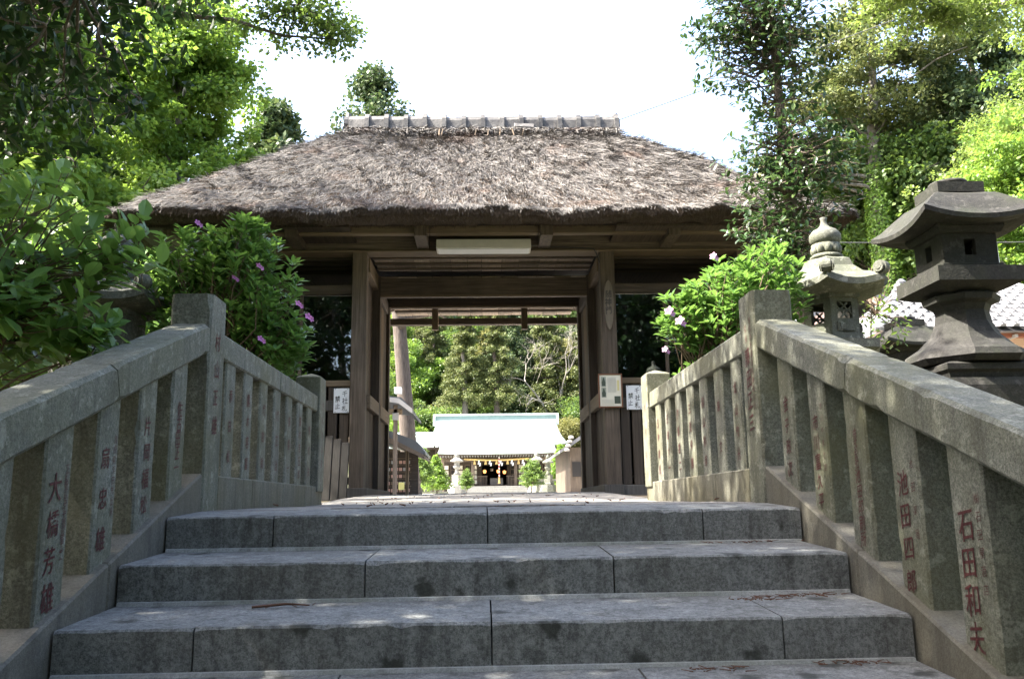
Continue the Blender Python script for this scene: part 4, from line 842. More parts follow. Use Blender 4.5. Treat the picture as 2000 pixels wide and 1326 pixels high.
def tree_kind(key, kind, seed, H, R, n, ls, mat, bk='bark', wide=1.0, tmpl=T_FAR):
    P, D, N, L, paths = crown_data(kind, seed, H, R, n, ls); v, f = tubes(paths, 7)
    KINDS[key] = (leaf_mesh('crown', P, D, N, L, tmpl, mat, wide), raw_mesh('trunk', v, f, bk, True))
def plant_tree(key, x, y, label, cat='tree', name='tree', group=None, s=1.0, z=None, rz=None, sz=1.0, flat=None):
    zz = float(ground_z(x, y)) if z is None else z; t = thing(name, label, cat, (x, y, zz), group, random.random()*6.28 if rz is None else rz); t.scale = (s, s, s*sz)
    for nm, me in zip(('crown', 'trunk'), KINDS[key]):
        o = bpy.data.objects.new(nm, me); COL.objects.link(o); o.parent = t
        if nm == 'crown': o['kind'] = 'stuff'
    return t
tree_kind('cedarA', 'conifer', 11, 17, 3.4, 34000, .24, 'leaf_cedar', 'bark_cedar'); tree_kind('cedarB', 'conifer', 12, 15, 3.8, 34000, .24, 'leaf_conifer', 'bark')
tree_kind('broadA', 'round', 13, 11, 4.0, 34000, .25, 'leaf_mid'); tree_kind('broadB', 'round', 14, 10, 4.2, 34000, .25, 'leaf_bright'); tree_kind('broadC', 'round', 15, 10, 4.0, 32000, .25, 'leaf_olive'); tree_kind('broadD', 'spray', 16, 9, 3.8, 32000, .24, 'leaf_yellow')
tree_kind('shrubA', 'spray', 17, 2.3, .95, 9000, .11, 'leaf_mid'); tree_kind('shrubB', 'conifer', 18, 2.4, .85, 7000, .13, 'leaf_bright'); tree_kind('bushA', 'round', 19, 2.6, 2.2, 9000, .17, 'leaf_yellow'); tree_kind('bushB', 'round', 20, 2.2, 2.0, 9000, .16, 'leaf_olive'); tree_kind('bushC', 'layered', 21, 2.6, 1.8, 9000, .15, 'leaf_rust')
# wooded hill behind the shrine hall
HG = 'trees on the hill behind the shrine hall'
LBL = {'cedarA': 'olive green cedar on the hill behind the shrine roof', 'cedarB': 'dark conifer on the hill behind the shrine roof', 'broadA': 'mid green broadleaf tree on the hill behind the shrine roof', 'broadB': 'bright green broadleaf tree on the hill behind the shrine roof', 'broadC': 'olive broadleaf tree on the hill behind the shrine roof', 'broadD': 'yellow green layered tree on the hill behind the shrine roof'}
g9 = np.random.default_rng(5)
front = [('broadB', -8.5, 86, .75), ('broadA', -12, 90, 1.0), ('broadD', 1.5, 86, .62), ('broadB', 4.8, 87, .60), ('broadD', -2.0, 88, .62), ('broadC', 8.3, 86, .75), ('broadA', 11.5, 88, .9), ('broadA', -5.5, 90, .85)]
def hill_label(k_, x, y):
    at_ = 'at the foot of' if y < 92 else 'low on' if y < 105 else 'midway up' if y < 119 else 'high on'; part = 'left part' if x < -5 else 'middle' if x < 3 else 'right part'
    return LBL[k_].split(' on the hill')[0]+f' {at_} the hill, {part} of the gate opening'
for k_, x, y, s in front: plant_tree(k_, x, y, hill_label(k_, x, y), group=HG, s=s)
for row, y in enumerate((94, 101, 108, 116, 124, 133)):
    for q in range(8):
        x = -17+q*5.0+g9.uniform(-1.6, 1.6)+(2.5 if row % 2 else 0); k_ = g9.choice(['cedarA', 'cedarB', 'broadA', 'broadC', 'cedarA', 'broadB'] if x < 4 else ['broadA', 'cedarB', 'broadA', 'broadC', 'cedarA'])
        if -15.5 < x < 14: plant_tree(k_, x, y+g9.uniform(-2, 2), hill_label(k_, x, y), group=HG, s=g9.uniform(.75, 1.15))
# bare pale tree and bare trunks on the hill
def bare_tree(x, y, H, seed, label, mat='bark_pale', depth=5, r0=.16, lean=0, name='bare_tree', z=None, spread=.55):
    g = np.random.default_rng(seed); paths = []; zz = float(ground_z(x, y)) if z is None else z
    def grow(p, d, L, r, k):
        q = p+d*L; mid = (p+q)/2+g.normal(size=3)*L*.06; paths.append((np.array([p, mid, q]), np.array([r, r*.85, r*.66])))
        if k == 0: return
        for _ in range(2 if g.random() < .65 else 3): grow(q, nrm(d+g.normal(size=3)*spread+np.array([0, 0, .18])), L*g.uniform(.62, .85), r*.62, k-1)
    grow(np.array([0, 0, -.4]), nrm(np.array([lean, 0, 1.])), H*.36, r0, depth); v, f = tubes(paths, 5); main, sub = tubes(paths[:1], 8), tubes(paths[1:], 5)
    t = thing(name, label, 'tree', (x, y, zz)); put(bpy.data.objects.new('trunk', raw_mesh('trunk', *main, mat, True)), t, (x, y, zz)); o = put(bpy.data.objects.new('branches', raw_mesh('branches', *sub, mat, True)), t, (x, y, zz)); return t
bare_tree(8.2, 92, 15, 31, 'pale leafless tree with spreading white branches on the hill', 'bark_pale', 7, .24, -.1); bare_tree(5.6, 96, 12, 32, 'slim pale leafless tree beside the larger bare tree on the hill', 'bark_pale', 6, .17)
for x, y, lb in ((-1.55, 86.5, 'straight grey trunk rising behind the shrine ridge, the paler of two'), (1.6, 86.5, 'straight brown trunk rising behind the middle of the shrine ridge')):
    z = float(ground_z(x, y)); t = thing('tall_conifer', lb, 'tree', (x, y, z)); v, f = tubes([([(0, 0, -.5), (-.1, 0, 5), (-.35, 0, 14)], [.40, .34, .25])], 10); put(bpy.data.objects.new('trunk', raw_mesh('trunk', v, f, 'bark_grey' if x < 0 else 'bark_cedar', True)), t, (x, y, z))
    o = bpy.data.objects.new('crown', KINDS['cedarA'][0]); COL.objects.link(o); o.parent = t; o.location = (-.3, 0, 6.5); o.scale = (.75, .75, .7); o['kind'] = 'stuff'
# large cedar inside the court
z = .3; t = thing('old_cedar', 'huge old cedar inside the gate, its top showing above the roof ridge', 'tree', (-3.0, 36, z)); v, f = tubes([([(.10, 0, -.3), (.04, 0, .4), (0, 0, 1.2), (-.15, 0, 3), (-.42, 0, 6.2), (-.9, 0, 11), (-1.25, 0, 15.8)], [.42, .33, .29, .265, .23, .17, .05])], 14)
put(bpy.data.objects.new('trunk', raw_mesh('trunk', v, f, 'bark_cedar', True)), t, (-3.0, 36, z)); v, f = tubes([([(-.4, -.2, 5.9), (-.1, -.35, 6.0)], [.12, .10]), ([(-.42, 0, 6.2), (.9, 1, 6.6), (1.6, 1.5, 6.3)], [.08, .05, .02]), ([(-.5, 0, 7.2), (1.2, .6, 7.2), (2.0, 1, 6.6)], [.08, .05, .02])], 8); put(bpy.data.objects.new('limb', raw_mesh('limb', v, f, 'bark_cedar', True)), t, (-3.0, 36, z))
C = np.concatenate([blob(30, (.5, .8, 7.4), (1.5, 1.8, 1.1)), blob(80, (-1.25, 0, 11.2), (1.9, 1.6, 1.3)), blob(60, (-1.3, 0, 13.2), (1.5, 1.3, 1.2)), blob(26, (-1.35, 0, 15.0), (.8, .7, 1.0))]); P, D, N = clump_leaves(C, 90, .5, rng, .5, .6); D[:, 2] -= .3; o = put(bpy.data.objects.new('crown', leaf_mesh('crown', P, D, N, rng.uniform(.12, .22, len(P)), T_FAR, 'leaf_conifer')), t, (-3.0, 36, z)); o['kind'] = 'stuff'; t.scale = (1.2, 1.2, 1.2)
# court shrubs
for k_, x, y, s, sz, lb in (('shrubA', -3.6, 50, .95, 1.15, 'dark green shrub beside the cedar trunk in the court'), ('shrubB', -2.75, 52, .92, 1.0, 'bright green little conifer near the left court lantern'), ('shrubA', -1.05, 54, .62, 1.0, 'small shrub just right of the left court lantern'), ('shrubA', 2.75, 50, .86, .95, 'leafy shrub in front of the right court lantern'), ('shrubB', 5.2, 60, 1.1, 1.2, 'green tree at the right edge of the opening'), ('shrubB', -4.2, 35, .9, 1.0, 'bright tree above the votive rack')):
    plant_tree(k_, x, y, lb, 'shrub' if s < 1 else 'tree', 'court_shrub', 'shrubs in the shrine court', s=s, sz=sz)
# right-hand hill: undergrowth, layered pine with ivy, maples
RG = 'bushes on the bank behind the house'; BL = {'bushA': 'yellow green bush on the bank behind the lanterns', 'bushB': 'olive bush on the bank behind the lanterns', 'bushC': 'rusty leaved bush on the bank behind the lanterns'}
for row in range(6):
    for q in range(8):
        x = 11.5+row*2.6+q*.3+g9.uniform(-1, 1); y = 19+q*3.0+row*1.2+g9.uniform(-1, 1); k_ = g9.choice(['bushA', 'bushA', 'bushB', 'bushC', 'bushA']); plant_tree(k_, x, y, BL[k_].replace(' on the bank', (' at the foot of the bank' if row < 2 else ' midway up the bank' if row < 4 else ' high on the bank')), 'bush', 'bank_bush', RG, s=g9.uniform(.8, 1.3))
RT = 'trees up the hillside behind the lanterns'; RL = {'broadA': 'mid green tree on the hillside behind the lanterns', 'broadB': 'fresh green tree on the hillside behind the lanterns', 'cedarB': 'dark conifer on the hillside behind the lanterns', 'broadC': 'olive tree on the hillside behind the lanterns', 'broadD': 'yellow green tree on the hillside behind the lanterns'}
for k_, x, y, s in (('broadA', 22.5, 40, 1.05), ('cedarB', 25, 43, .95), ('broadA', 28, 44, .8), ('cedarB', 21.5, 47, 1.1), ('broadA', 26, 52, 1.0), ('cedarB', 30, 52, .7), ('broadC', 19, 54, 1.1), ('broadD', 29, 38, .75), ('broadA', 33, 46, .65), ('broadA', 17, 60, 1.25), ('cedarB', 15, 66, 1.25), ('broadC', 20, 66, 1.2), ('broadC', 25, 37, .8), ('broadA', 16.5, 46, .9), ('broadA', 20.8, 42, 1.2), ('cedarB', 24, 39, 1.1), ('broadA', 27.5, 40, .75), ('broadC', 31, 44, .75), ('broadA', 23, 34, .75), ('broadA', 26, 33, .8)):
    plant_tree(k_, x, y, RL[k_].replace(' on the hillside', ' low on the hillside' if y < 41 else ' halfway up the hillside' if y < 50 else ' far up the hillside'), group=RT, s=s)
def big_pine(x, y, H, label):
    g = np.random.default_rng(41); z = float(ground_z(x, y)); t = thing('layered_pine', label, 'tree', (x, y, z)); paths = []; C, cr = [], []
    tr = [(0, 0, -.5), (-.25, 0, H*.2), (-.55, 0, H*.4), (-.5, 0, H*.6), (-.2, 0, H*.8), (.1, 0, H)]; paths.append((np.array(tr), np.array([.55, .48, .42, .3, .18, .05])))
    for i in range(34):
        h = H*(.34+.64*g.random()); a = g.random()*6.28; reach = (1-.55*(h/H))*g.uniform(2.2, 7.5); bx_ = np.array([np.interp(h, [q[2] for q in tr], [q[0] for q in tr]), 0, h]); e = bx_+np.array([math.cos(a)*reach, math.sin(a)*reach, reach*g.uniform(.05, .4)])
        L_ = limb(bx_, e, g, .05, 7, .04); paths.append((L_, np.linspace(.13*(1-.6*h/H), .02, 7)))
        for q in (3, 4, 5, 6):
            for _ in range(2): C.append(L_[q]+g.normal(size=3)*[.5, .5, .22]+[0, 0, .25]); cr.append(g.uniform(.5, 1.05))
    v, f = tubes(paths, 8); put(bpy.data.objects.new('trunk', raw_mesh('trunk', v, f, 'bark_grey', True)), t, (x, y, z))
    C = np.array(C); P, D, N = clump_leaves(C, 150, np.array(cr), g, .9, .32); o = put(bpy.data.objects.new('crown', leaf_mesh('crown', P, D, N, g.uniform(.12, .26, len(P)), T_FAR, 'leaf_cedar')), t, (x, y, z)); o['kind'] = 'stuff'
    n = 10000; hh = g.random(n)**.9*H*.54; th = g.random(n)*6.28; rr = np.interp(hh, [0, H*.4], [.55, .45])+g.uniform(.02, .18, n); P = np.stack([np.interp(hh, [q[2] for q in tr], [q[0] for q in tr])+np.cos(th)*rr, np.sin(th)*rr, hh], -1); out = np.stack([np.cos(th), np.sin(th), np.full(n, .2)], -1)
    o = put(bpy.data.objects.new('ivy', leaf_mesh('ivy', P, nrm(rdir(n, g)+np.array([0, 0, -.8])), nrm(out+rdir(n, g)*.4), g.uniform(.10, .17, n), T_FAR, 'leaf_bright', 1.3)), t, (x, y, z)); o['kind'] = 'stuff'
big_pine(19.3, 38.5, 19.5, 'tall layered pine with an ivy-wrapped trunk on the hillside')
tree_kind('maple', 'spray', 51, 9.5, 3.6, 42000, .15, 'leaf_bright', 'bark_grey', .9); tree_kind('maple2', 'spray', 52, 9.0, 3.6, 42000, .13, 'leaf_yellow', 'bark_grey', .9)
plant_tree('maple', 16.8, 24.5, 'bright green maple on the bank at the right edge', name='maple_tree', s=1.0, rz=.5); plant_tree('maple2', 19.5, 29, 'yellow green maple higher up the bank behind the brighter one', name='maple_tree', s=1.05, rz=2.0)

# left of the gate: ginkgo and conifers behind
tree_kind('ginkgo', 'spray', 61, 12.5, 3.3, 80000, .115, 'leaf_bright', 'bark_grey', 1.2)
plant_tree('ginkgo', -6.3, 18.2, 'fresh bright green tree rising behind the left of the thatched roof', name='ginkgo_tree', rz=.3, z=.3); plant_tree('ginkgo', -9.2, 16.5, 'second bright green tree further left behind the dark foliage', name='ginkgo_tree', rz=2.2, z=.3, s=.95)
plant_tree('cedarB', -7.2, 30, 'dark conifer peeping out right of the bright tree', name='conifer_tree', s=.93, z=.5)
plant_tree('broadA', -13, 22, 'mid green tree deep behind the left foliage', s=1.0); plant_tree('broadA', -11.5, 12.5, 'shadowy tree behind the left lantern', s=.75)

# ------------------------------------------------------------------ vegetation: near plants, leaf by leaf
def twig_leaves(E_, T_, k, sp, g, whorl=0, droop=.0, up=1.0):
    """k leaves alternating down each twig (end E_, direction T_), plus a whorl at the tip"""
    P, D, N = [], [], []; T_ = nrm(T_); side0 = nrm(np.cross(T_, rdir(len(E_), g))); side1 = np.cross(T_, side0)
    for j in range(k+whorl):
        if j < whorl: a = 2*np.pi*j/whorl+g.random((len(E_), 1)); p = E_; tw = .45
        else: q = j-whorl+1; a = q*2.4+g.random((len(E_), 1))*.6; p = E_-T_*sp*q; tw = .55
        s = side0*np.cos(a)+side1*np.sin(a); d = nrm(T_*tw+s+np.array([0, 0, .12-droop])+rdir(len(E_), g)*.25); P.append(p+s*.004); D.append(d); N.append(nrm(T_*.6+np.array([0, 0, up])-d*.2+rdir(len(E_), g)*.35))
    return np.concatenate(P), np.concatenate(D), np.concatenate(N)
RV, UV_, FV = np.array(rgt), np.array(upv), np.array(fwd)
def near_plant(name, label, cat, loc, P, D, N, L, tmpl, mat, paths, n_obj=260, wide=1.0, bk='twig_brown', minpx=9, crown='crown'):
    root = thing(name, label, cat, loc); loc = np.array(loc); V, f = tubes(paths, 6)
    put(bpy.data.objects.new('stem', raw_mesh('stem', V-loc, f, bk, True)), root, loc)
    c = P+D*np.asarray(L)[:, None]*.5; dep = c@FV; u = (c@RV)/dep*1696+1000; v = 663-(c@UV_)/dep*1696; px = L/dep*1696
    ok = (dep > .3) & (u > 0) & (u < 2000) & (v > 0) & (v < 1326) & (px > minpx); idx = np.nonzero(ok)[0]; idx = idx[np.argsort(dep[idx])]
    seen, pick = set(), []
    for i in idx:
        k = (int(u[i]//16), int(v[i]//16))
        if k in seen: continue
        seen.add(k); pick.append(i)
    pick = sorted(pick, key=lambda i: -px[i])[:n_obj]; single = np.zeros(len(P), bool); single[pick] = True
    if (~single).any():
        o = put(bpy.data.objects.new(crown, leaf_mesh(crown, P[~single]-loc, D[~single], N[~single], L[~single], tmpl, mat, wide)), root, loc); o['kind'] = 'stuff'
    me = bpy.data.meshes.new('leaf'); tv = tmpl[0]*np.array([1, wide, 1]); me.from_pydata(tv.tolist(), [], tmpl[1].tolist()); me.materials.append(MATS[mat])
    Df, Xf, Zf = frames(D[pick], N[pick])
    for j, i in enumerate(pick):
        o = bpy.data.objects.new('leaf', me); COL.objects.link(o); o.parent = root; p = P[i]-loc; l = float(L[i])
        o.matrix_basis = Matrix([[Df[j][r]*l, Xf[j][r]*l, Zf[j][r]*l, p[r]] for r in range(3)]+[[0, 0, 0, 1]])
    return root
def limbs_to(E_, base_pts, g, r=.012, sag=.03, every=1, share=3):
    """stems from the nearest base point to every twig end"""
    out = []
    for e in E_[::every]:
        b = base_pts[np.argmin(np.linalg.norm(base_pts-e, axis=1)+g.random(len(base_pts))*.25)]; out.append((limb(b, e, g, sag, 5, .05), np.linspace(r, r*.25, 5)))
    return out
def flower(root, p, facing, size, mat):
    V, Fq = [], []; f_ = Vector(facing).normalized(); a = f_.orthogonal().normalized(); b = f_.cross(a)
    for k in range(5):
        t = 2*math.pi*k/5; d = a*math.cos(t)+b*math.sin(t); s = f_.cross(d); n0 = len(V)
        V += [(0, 0, 0), tuple((d*.6+s*.38+f_*.25)*size), tuple((d*1.0+s*.15+f_*.30)*size), tuple((d*1.0-s*.15+f_*.30)*size), tuple((d*.6-s*.38+f_*.25)*size)]; Fq.append(tuple(range(n0, n0+5)))
    me = bpy.data.meshes.new('flower'); me.from_pydata(V, [], Fq); put(bpy.data.objects.new('flower', me), root, p, mat)
# azaleas
def azalea(c, label, lobes, seed, flowers, n=430):
    g = np.random.default_rng(seed); E_ = np.concatenate([blob(int(n*w), lc, lr, g, .33) for lc, lr, w in lobes]); T_ = nrm(E_-np.array([c[0], c[1], c[2]+.45])+np.array([0, 0, .45])+rdir(len(E_), g)*.25)
    P, D, N = twig_leaves(E_, T_, 5, .022, g, 6, up=.8); L = g.uniform(.058, .095, len(P)); base = np.array([[c[0]+g.normal()*.15, c[1]+g.normal()*.15, c[2]+.25+.1*k] for k in range(6)])
    paths = limbs_to(E_, base, g, .010, .02, 2)+[(limb((c[0]+g.normal()*.1, c[1], c[2]-.1), b, g, 0, 4, .04), np.linspace(.02, .012, 4)) for b in base]
    r = near_plant('azalea_bush', label, 'bush', c, P, D, N, L, T_LANCE, 'leaf_azalea', paths, 300, 1.35)
    for p, s, m in flowers: flower(r, p, (-.6*p[0], -1, .5), s*.8, m); flower(r, (p[0]+.02, p[1]+.01, p[2]-.015), (.9-.3*p[0], -1, .1), s*.6, m)
azalea((-1.85, 6.05, 0), 'azalea with pink flowers behind the far end of the mossy balustrade', [((-1.62, 6.0, 1.55), (.34, .35, .42), .34), ((-1.52, 6.0, 1.15), (.30, .3, .35), .26), ((-2.05, 6.1, 1.45), (.38, .35, .40), .25), ((-1.35, 6.0, 1.15), (.15, .15, .18), .06), ((-1.66, 6.0, 1.88), (.17, .2, .16), .10), ((-2.02, 6.0, 1.72), (.30, .25, .24), .18), ((-1.9, 6.1, .8), (.35, .3, .3), .15)], 71,
       [((-1.19, 5.85, 1.28), .035, 'pink_flower'), ((-1.25, 5.8, 1.36), .03, 'pink_flower'), ((-1.47, 5.7, 1.10), .03, 'pink_flower'), ((-1.94, 5.75, 1.92), .03, 'pink_flower'), ((-1.50, 5.7, 1.60), .028, 'pink_flower'), ((-1.66, 5.7, 1.52), .025, 'pink_flower')])
azalea((1.85, 6.15, 0), 'azalea with pale pink flowers beside the carved lantern', [((1.80, 6.1, 1.38), (.38, .35, .36), .42), ((2.12, 6.15, 1.52), (.26, .3, .36), .26), ((1.48, 6.1, 1.32), (.20, .22, .22), .14), ((1.75, 6.15, .95), (.35, .3, .25), .18)], 72,
       [((1.30, 5.85, 1.30), .045, 'pale_flower'), ((1.36, 5.8, 1.22), .045, 'pale_flower'), ((1.62, 5.8, 1.68), .035, 'pale_flower'), ((1.27, 5.9, 1.04), .03, 'pale_flower')], 420)
# broad-leaved shrub by the left handrail
g = np.random.default_rng(81)
E_ = np.concatenate([blob(120, (-2.05, 3.35, 1.10), (.62, .55, .36), g, .5), blob(70, (-1.75, 3.3, .75), (.45, .35, .26), g, .5), blob(16, (-1.38, 3.35, 1.02), (.22, .2, .16), g, .5), blob(16, (-1.50, 3.2, .66), (.14, .15, .10), g, .5), blob(60, (-2.5, 3.0, .7), (.5, .5, .4), g, .5)])
E_ = E_[E_[:, 0] < -1.25]; T_ = nrm(E_-np.array([-2.3, 3.4, .2])+rdir(len(E_), g)*.4); P, D, N = twig_leaves(E_, T_, 5, .035, g, 2, .1, 1.0); L = g.uniform(.06, .115, len(P))
base = np.array([[-2.3+g.normal()*.25, 3.3+g.normal()*.2, .1+.1*k] for k in range(9)]); near_plant('broadleaf_shrub', 'light green broad-leaved shrub with bare twigs above the left handrail', 'shrub', (-2.3, 3.35, -.2), P, D, N, L, T_OVAL, 'leaf_bush', limbs_to(E_, base, g, .006, .04)+[(limb((-2.3, 3.3, -.3), b, g, 0, 4, .05), np.linspace(.02, .014, 4)) for b in base], 300, 1.15)
# dark evergreen overhead, left
g = np.random.default_rng(82); E1 = blob(900, (-3.75, 5.2, 3.7), (2.05, 1.7, 1.65), g, .45); E2 = np.concatenate([blob(2300, (-2.6, 1.6, 4.6), (3.0, 3.0, 1.1), g, .6), blob(700, (-3.9, 3.4, 4.8), (1.9, 1.8, 1.0), g, .6), blob(260, (-2.3, 4.4, 5.2), (1.4, 1.7, .6), g, .6), blob(800, (-4.6, 1.6, 3.5), (1.6, 2.4, 1.1), g, .6), blob(150, (-3.4, 1.6, 2.6), (.9, 1.2, .7), g, .6)])  # E2: out-of-view part of the crown, added to shade the steps
E2 = E2[((E2[:, 2] > .75*np.maximum(E2[:, 1], 0)+.9) & (E2[:, 0] < -.5)) | (E2[:, 0] < -.72*np.maximum(E2[:, 1], 0)-.35)]; E_ = np.concatenate([E1, E2]); T_ = nrm(rdir(len(E_), g)+nrm(E_-np.array([-3.8, 4, 3.2]))*.9+np.array([0, 0, -.25])); P, D, N = twig_leaves(E_, T_, 8, .035, g, 3, .25, .7); L = g.uniform(.07, .115, len(P))
tr = [(-4.1, 4.2, -.3), (-4.0, 4.2, 1.5), (-3.9, 4.1, 3.0), (-3.7, 3.8, 4.4), (-3.4, 3.4, 5.6)]; base = np.array([(-3.9, 4.1, 2.9), (-3.6, 5.0, 3.4), (-3.2, 5.6, 3.9), (-2.9, 3.0, 4.4), (-2.2, 1.8, 4.6), (-1.2, 1.4, 4.7), (-3.6, 1.0, 4.6), (-4.6, 5.4, 3.6), (-2.6, 5.2, 3.3)]); hubs = np.concatenate([E1[::16], E2[::40]])
near_plant('dark_evergreen', 'dark glossy evergreen tree hanging over the top left corner', 'tree', (-4.1, 4.2, -.2), P, D, N, L, T_OVAL, 'leaf_dark', [(np.array(tr), np.array([.16, .14, .12, .09, .05]))]+[(limb((-3.85, 4.1, 2.8), b, g, .04, 6, .04), np.linspace(.06, .03, 6)) for b in base]+limbs_to(hubs, base, g, .012, .03)+limbs_to(E_, hubs, g, .008, .02, 2), 300, 1.0, 'bark')
# slender camellia on the right
g = np.random.default_rng(83); tr = np.array([(3.30, 8.35, -.1), (3.22, 8.3, 1.4), (3.15, 8.3, 2.5), (3.12, 8.3, 3.3), (3.10, 8.3, 4.2), (3.08, 8.3, 5.2), (3.1, 8.3, 6.2)])
E_ = np.concatenate([blob(230, (2.95, 8.2, 4.75), (.85, .75, .95), g, .45), blob(240, (3.12, 8.2, 3.25), (.78, .7, .85), g, .5), blob(70, (2.85, 8.1, 2.45), (.55, .5, .4), g, .5), blob(40, (2.45, 8.1, 4.95), (.35, .4, .5), g, .5), blob(50, (3.2, 8.2, 5.9), (.6, .6, .5), g, .5)]); T_ = nrm(E_-np.array([3.12, 8.3, 3.0])*np.array([1, 1, 0])-np.array([0, 0, 1])*E_[:, 2:3]*0+np.array([0, 0, .5])+rdir(len(E_), g)*.5)
T_ = nrm((E_-np.array([3.12, 8.3, 0]))*np.array([1, 1, 0])+np.array([0, 0, .5])+rdir(len(E_), g)*.45); P, D, N = twig_leaves(E_, T_, 8, .04, g, 3, .12, .8); L = g.uniform(.055, .092, len(P)); base = np.stack([np.interp(np.linspace(1.6, 5.8, 22), tr[:, 2], tr[:, k]) for k in range(3)], -1); base[:, 2] -= .35
near_plant('camellia_tree', 'slender camellia tree with glossy leaves in front of the right eave', 'tree', (3.3, 8.35, 0), P, D, N, L, T_OVAL, 'leaf_camellia', [(tr, np.array([.085, .078, .068, .06, .045, .03, .02])), (np.array([(3.22, 8.3, 1.0), (2.9, 8.2, 1.9), (2.82, 8.2, 2.8)]), np.array([.03, .024, .015]))]+limbs_to(E_, base, g, .010, .05), 300, 1.0, 'bark_camellia', 7)
# overhanging bough at the top, from a tree left of the gate
g = np.random.default_rng(84); C = np.concatenate([blob(16, (-1.75, 7.0, 4.30), (.75, .5, .22), g, .6), blob(9, (-1.3, 7.0, 4.05), (.25, .3, .20), g, .6), blob(14, (-2.6, 7.0, 4.6), (.8, .6, .25), g, .5), blob(120, (-4.9, 7.6, 6.2), (1.9, 1.9, 1.2), g, .6), blob(90, (-3.6, 7.9, 6.3), (1.5, 1.5, .7), g, .6), blob(24, (-2.2, 7.2, 5.3), (1.3, 1.0, .5), g, .5)]); P, D, N = clump_leaves(C, 120, .20, g, .9, .45); L = g.uniform(.03, .055, len(P))
br = [(np.array([(-5.0, 7.6, -.2), (-5.0, 7.6, 2.5), (-4.9, 7.6, 5)]), np.array([.16, .13, .08])), (limb((-4.95, 7.6, 4.2), (-1.2, 7.0, 4.0), g, .08, 9, .015), np.linspace(.05, .006, 9)), (limb((-3.6, 7.3, 4.7), (-1.5, 7.0, 4.35), g, .05, 7, .02), np.linspace(.025, .005, 7))]
near_plant('overhanging_tree', 'fine-leaved bough reaching into the sky from the top left', 'tree', (-5.0, 7.6, 0), P, D, N, L, T_FAR, 'leaf_mid', br+limbs_to(C, np.array([(-2.2, 7.05, 4.5), (-1.6, 7.0, 4.3), (-3.2, 7.2, 4.75), (-4.9, 7.6, 5.2)]), g, .010, .02), 0, 1.1, 'bark')
g = np.random.default_rng(87); C = np.concatenate([blob(34, (5.5, 9.0, 5.55), (1.15, .8, .42), g, .6), blob(14, (4.75, 9.0, 5.75), (.5, .5, .25), g, .6), blob(50, (7.6, 9.2, 6.2), (1.8, 1.5, 1.0), g, .5)]); P, D, N = clump_leaves(C, 130, .22, g, .9, .4); L = g.uniform(.035, .065, len(P))
near_plant('overhanging_maple', 'bright maple bough reaching in at the top right corner', 'tree', (8.8, 9.3, 0), P, D, N, L, T_FAR, 'leaf_yellow', [(np.array([(8.8, 9.3, -.3), (8.7, 9.3, 3), (8.3, 9.3, 5.6)]), np.array([.18, .15, .08])), (limb((8.4, 9.3, 5.2), (4.7, 9.0, 5.7), g, .05, 9, .015), np.linspace(.05, .006, 9))]+limbs_to(C, np.array([(5.2, 9.0, 5.7), (6.2, 9.1, 5.7), (7.4, 9.2, 5.7)]), g, .009, .02), 0, 1.1, 'bark_grey')
# understorey at the left, between shrub and gate
tree_kind('thicketA', 'round', 91, 2.2, 1.1, 6500, .10, 'leaf_bush', 'twig_brown', 1.1); tree_kind('thicketB', 'round', 92, 2.6, 1.2, 6500, .10, 'leaf_mid', 'twig_brown', 1.1)
for k, (x, y, kd, s, lb) in enumerate(((-3.9, 7.6, 'thicketA', 1.15, 'leafy bush directly behind the half hidden lantern'), (-3.4, 4.9, 'thicketB', .62, 'low bush left of the half hidden lantern'), (-5.4, 8.6, 'thicketB', 1.35, 'taller bush deep in shade at the left edge'), (-4.6, 10.2, 'thicketA', 1.2, 'bush beside the left end of the thatched gate'), (-6.6, 7.2, 'thicketB', 1.5, 'dense bush at the far left margin'), (4.9, 12.0, 'thicketA', .9, 'bush behind the camellia near the right end of the gate'))): plant_tree(kd, x, y, lb, 'bush', 'thicket_bush', s=s)
for x, y, s, lb in ((-3.0, .5, 1.15, 'added light-blocking bush beside the lower steps, left'), (3.0, .3, 1.1, 'added light-blocking bush beside the lower steps, right'), (-3.3, -1.7, 1.3, 'added light-blocking bush left of the foot of the steps'), (3.3, -1.9, 1.3, 'added light-blocking bush right of the foot of the steps'), (-2.4, -4.0, 1.3, 'added light-blocking bush left of the path below the steps'), (2.6, -4.2, 1.3, 'added light-blocking bush right of the path below the steps'), (.3, -8.0, 1.5, 'added light-blocking bush across the path below the steps')): plant_tree('thicketB', x, y, lb, 'bush', 'shade_bush', s=s)  # unseen bushes, added to keep low light off the balustrade fronts
# sapling between the two lanterns
g = np.random.default_rng(85); E_ = blob(34, (3.25, 6.9, 1.55), (.28, .2, .5), g, .6); P, D, N = twig_leaves(E_, nrm(rdir(len(E_), g)+np.array([0, 0, .8])), 5, .03, g, 2, .1); near_plant('sapling', 'thin sapling with small leaves between the two tall lanterns', 'sapling', (3.15, 6.9, 0), P, D, N, g.uniform(.035, .06, len(P)), T_OVAL, 'leaf_mid', limbs_to(E_, np.array([(3.15, 6.9, .9), (3.2, 6.9, 1.2), (3.25, 6.9, 1.5)]), g, .006, .02)+[(np.array([(3.1, 6.9, -.1), (3.15, 6.9, .9), (3.25, 6.9, 1.9)]), np.array([.012, .009, .004]))], 60)
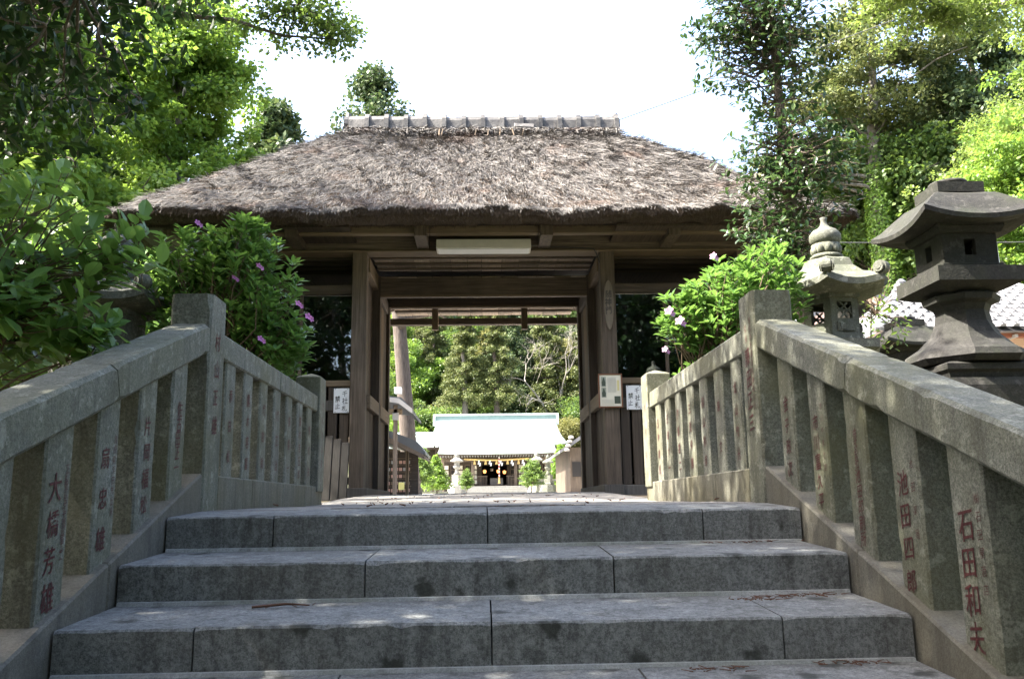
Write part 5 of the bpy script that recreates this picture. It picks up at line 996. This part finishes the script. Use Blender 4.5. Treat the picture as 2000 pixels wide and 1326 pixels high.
# trees on the slope below the steps, behind the viewpoint (their branches show in the bay glass)
tree_kind('oak', 'round', 95, 11, 4.6, 26000, .17, 'leaf_dark', 'bark')
for x, y, s, lb in ((.5, -6.2, 1.1, 'broad tree straight below the steps, mirrored in the bay glass'), (-8.5, -3.5, 1.0, 'broad tree at the foot of the slope, left of the steps'), (8.5, -4, 1.0, 'broad tree at the foot of the slope, right of the steps'), (4.0, -5.0, .9, 'smaller tree beside the foot of the steps'), (6.0, -13, 1.1, 'broad tree below the steps mirrored in the right bay glass')): plant_tree('oak', x, y, lb, name='oak_tree', s=s, z=-1.7)
bare_tree(-4.3, -4.6, 11, 33, 'twisted branching tree below the steps, mirrored in the left bay glass', 'bark', 7, .22, .1, 'branching_tree', -1.7, .6)
# fallen cedar sprigs on the treads
g = np.random.default_rng(86); paths = []
def sprig(x, y, z, n, w):
    for _ in range(n):
        a = g.random()*6.28; p = np.array([x+g.normal()*w, y+g.normal()*.02, z+.006]); l = g.uniform(.015, .04); paths.append((np.array([p, p+np.array([math.cos(a)*l, math.sin(a)*l*.7, .004])]), np.array([.0016, .0008])))
tz = lambda e, q: Z1+(e-1)*RISE+.0205*q/.414+.001
for e, x, q, n, w in ((2, .95, .35, 16, .08), (2, 1.08, .38, 10, .04), (1, .97, .31, 26, .08), (1, 1.07, .33, 14, .05), (1, .83, .26, 20, .04), (3, .25, .3, 10, .1), (1, -.62, .30, 4, .05), (0, .62, .34, 24, .05), (0, 1.0, .38, 30, .05)): sprig(XC+x, Y1+(e-1)*T+q, tz(e, q), n, w)
paths.append((np.array([(-.72, 2.82, tz(1, .28)+.008), (-.62, 2.85, tz(1, .3)+.012), (-.55, 2.86, tz(1, .3)+.006)]), np.array([.004, .004, .002])))
for _ in range(60):
    y_ = g.uniform(3.6, 9); x_ = g.uniform(-1.1, 1.1); zz = float(path_z(y_))+.02; a = g.random()*6.28; l = g.uniform(.01, .035); paths.append((np.array([(x_, y_, zz), (x_+math.cos(a)*l, y_+math.sin(a)*l, zz+.006)]), np.array([.004, .002])))
v, f = tubes(paths, 4); tag(put(bpy.data.objects.new('fallen_leaves', raw_mesh('fallen_leaves', v, f, 'litter'))), 'rust brown cedar sprigs scattered on the steps', 'litter', kind='stuff')
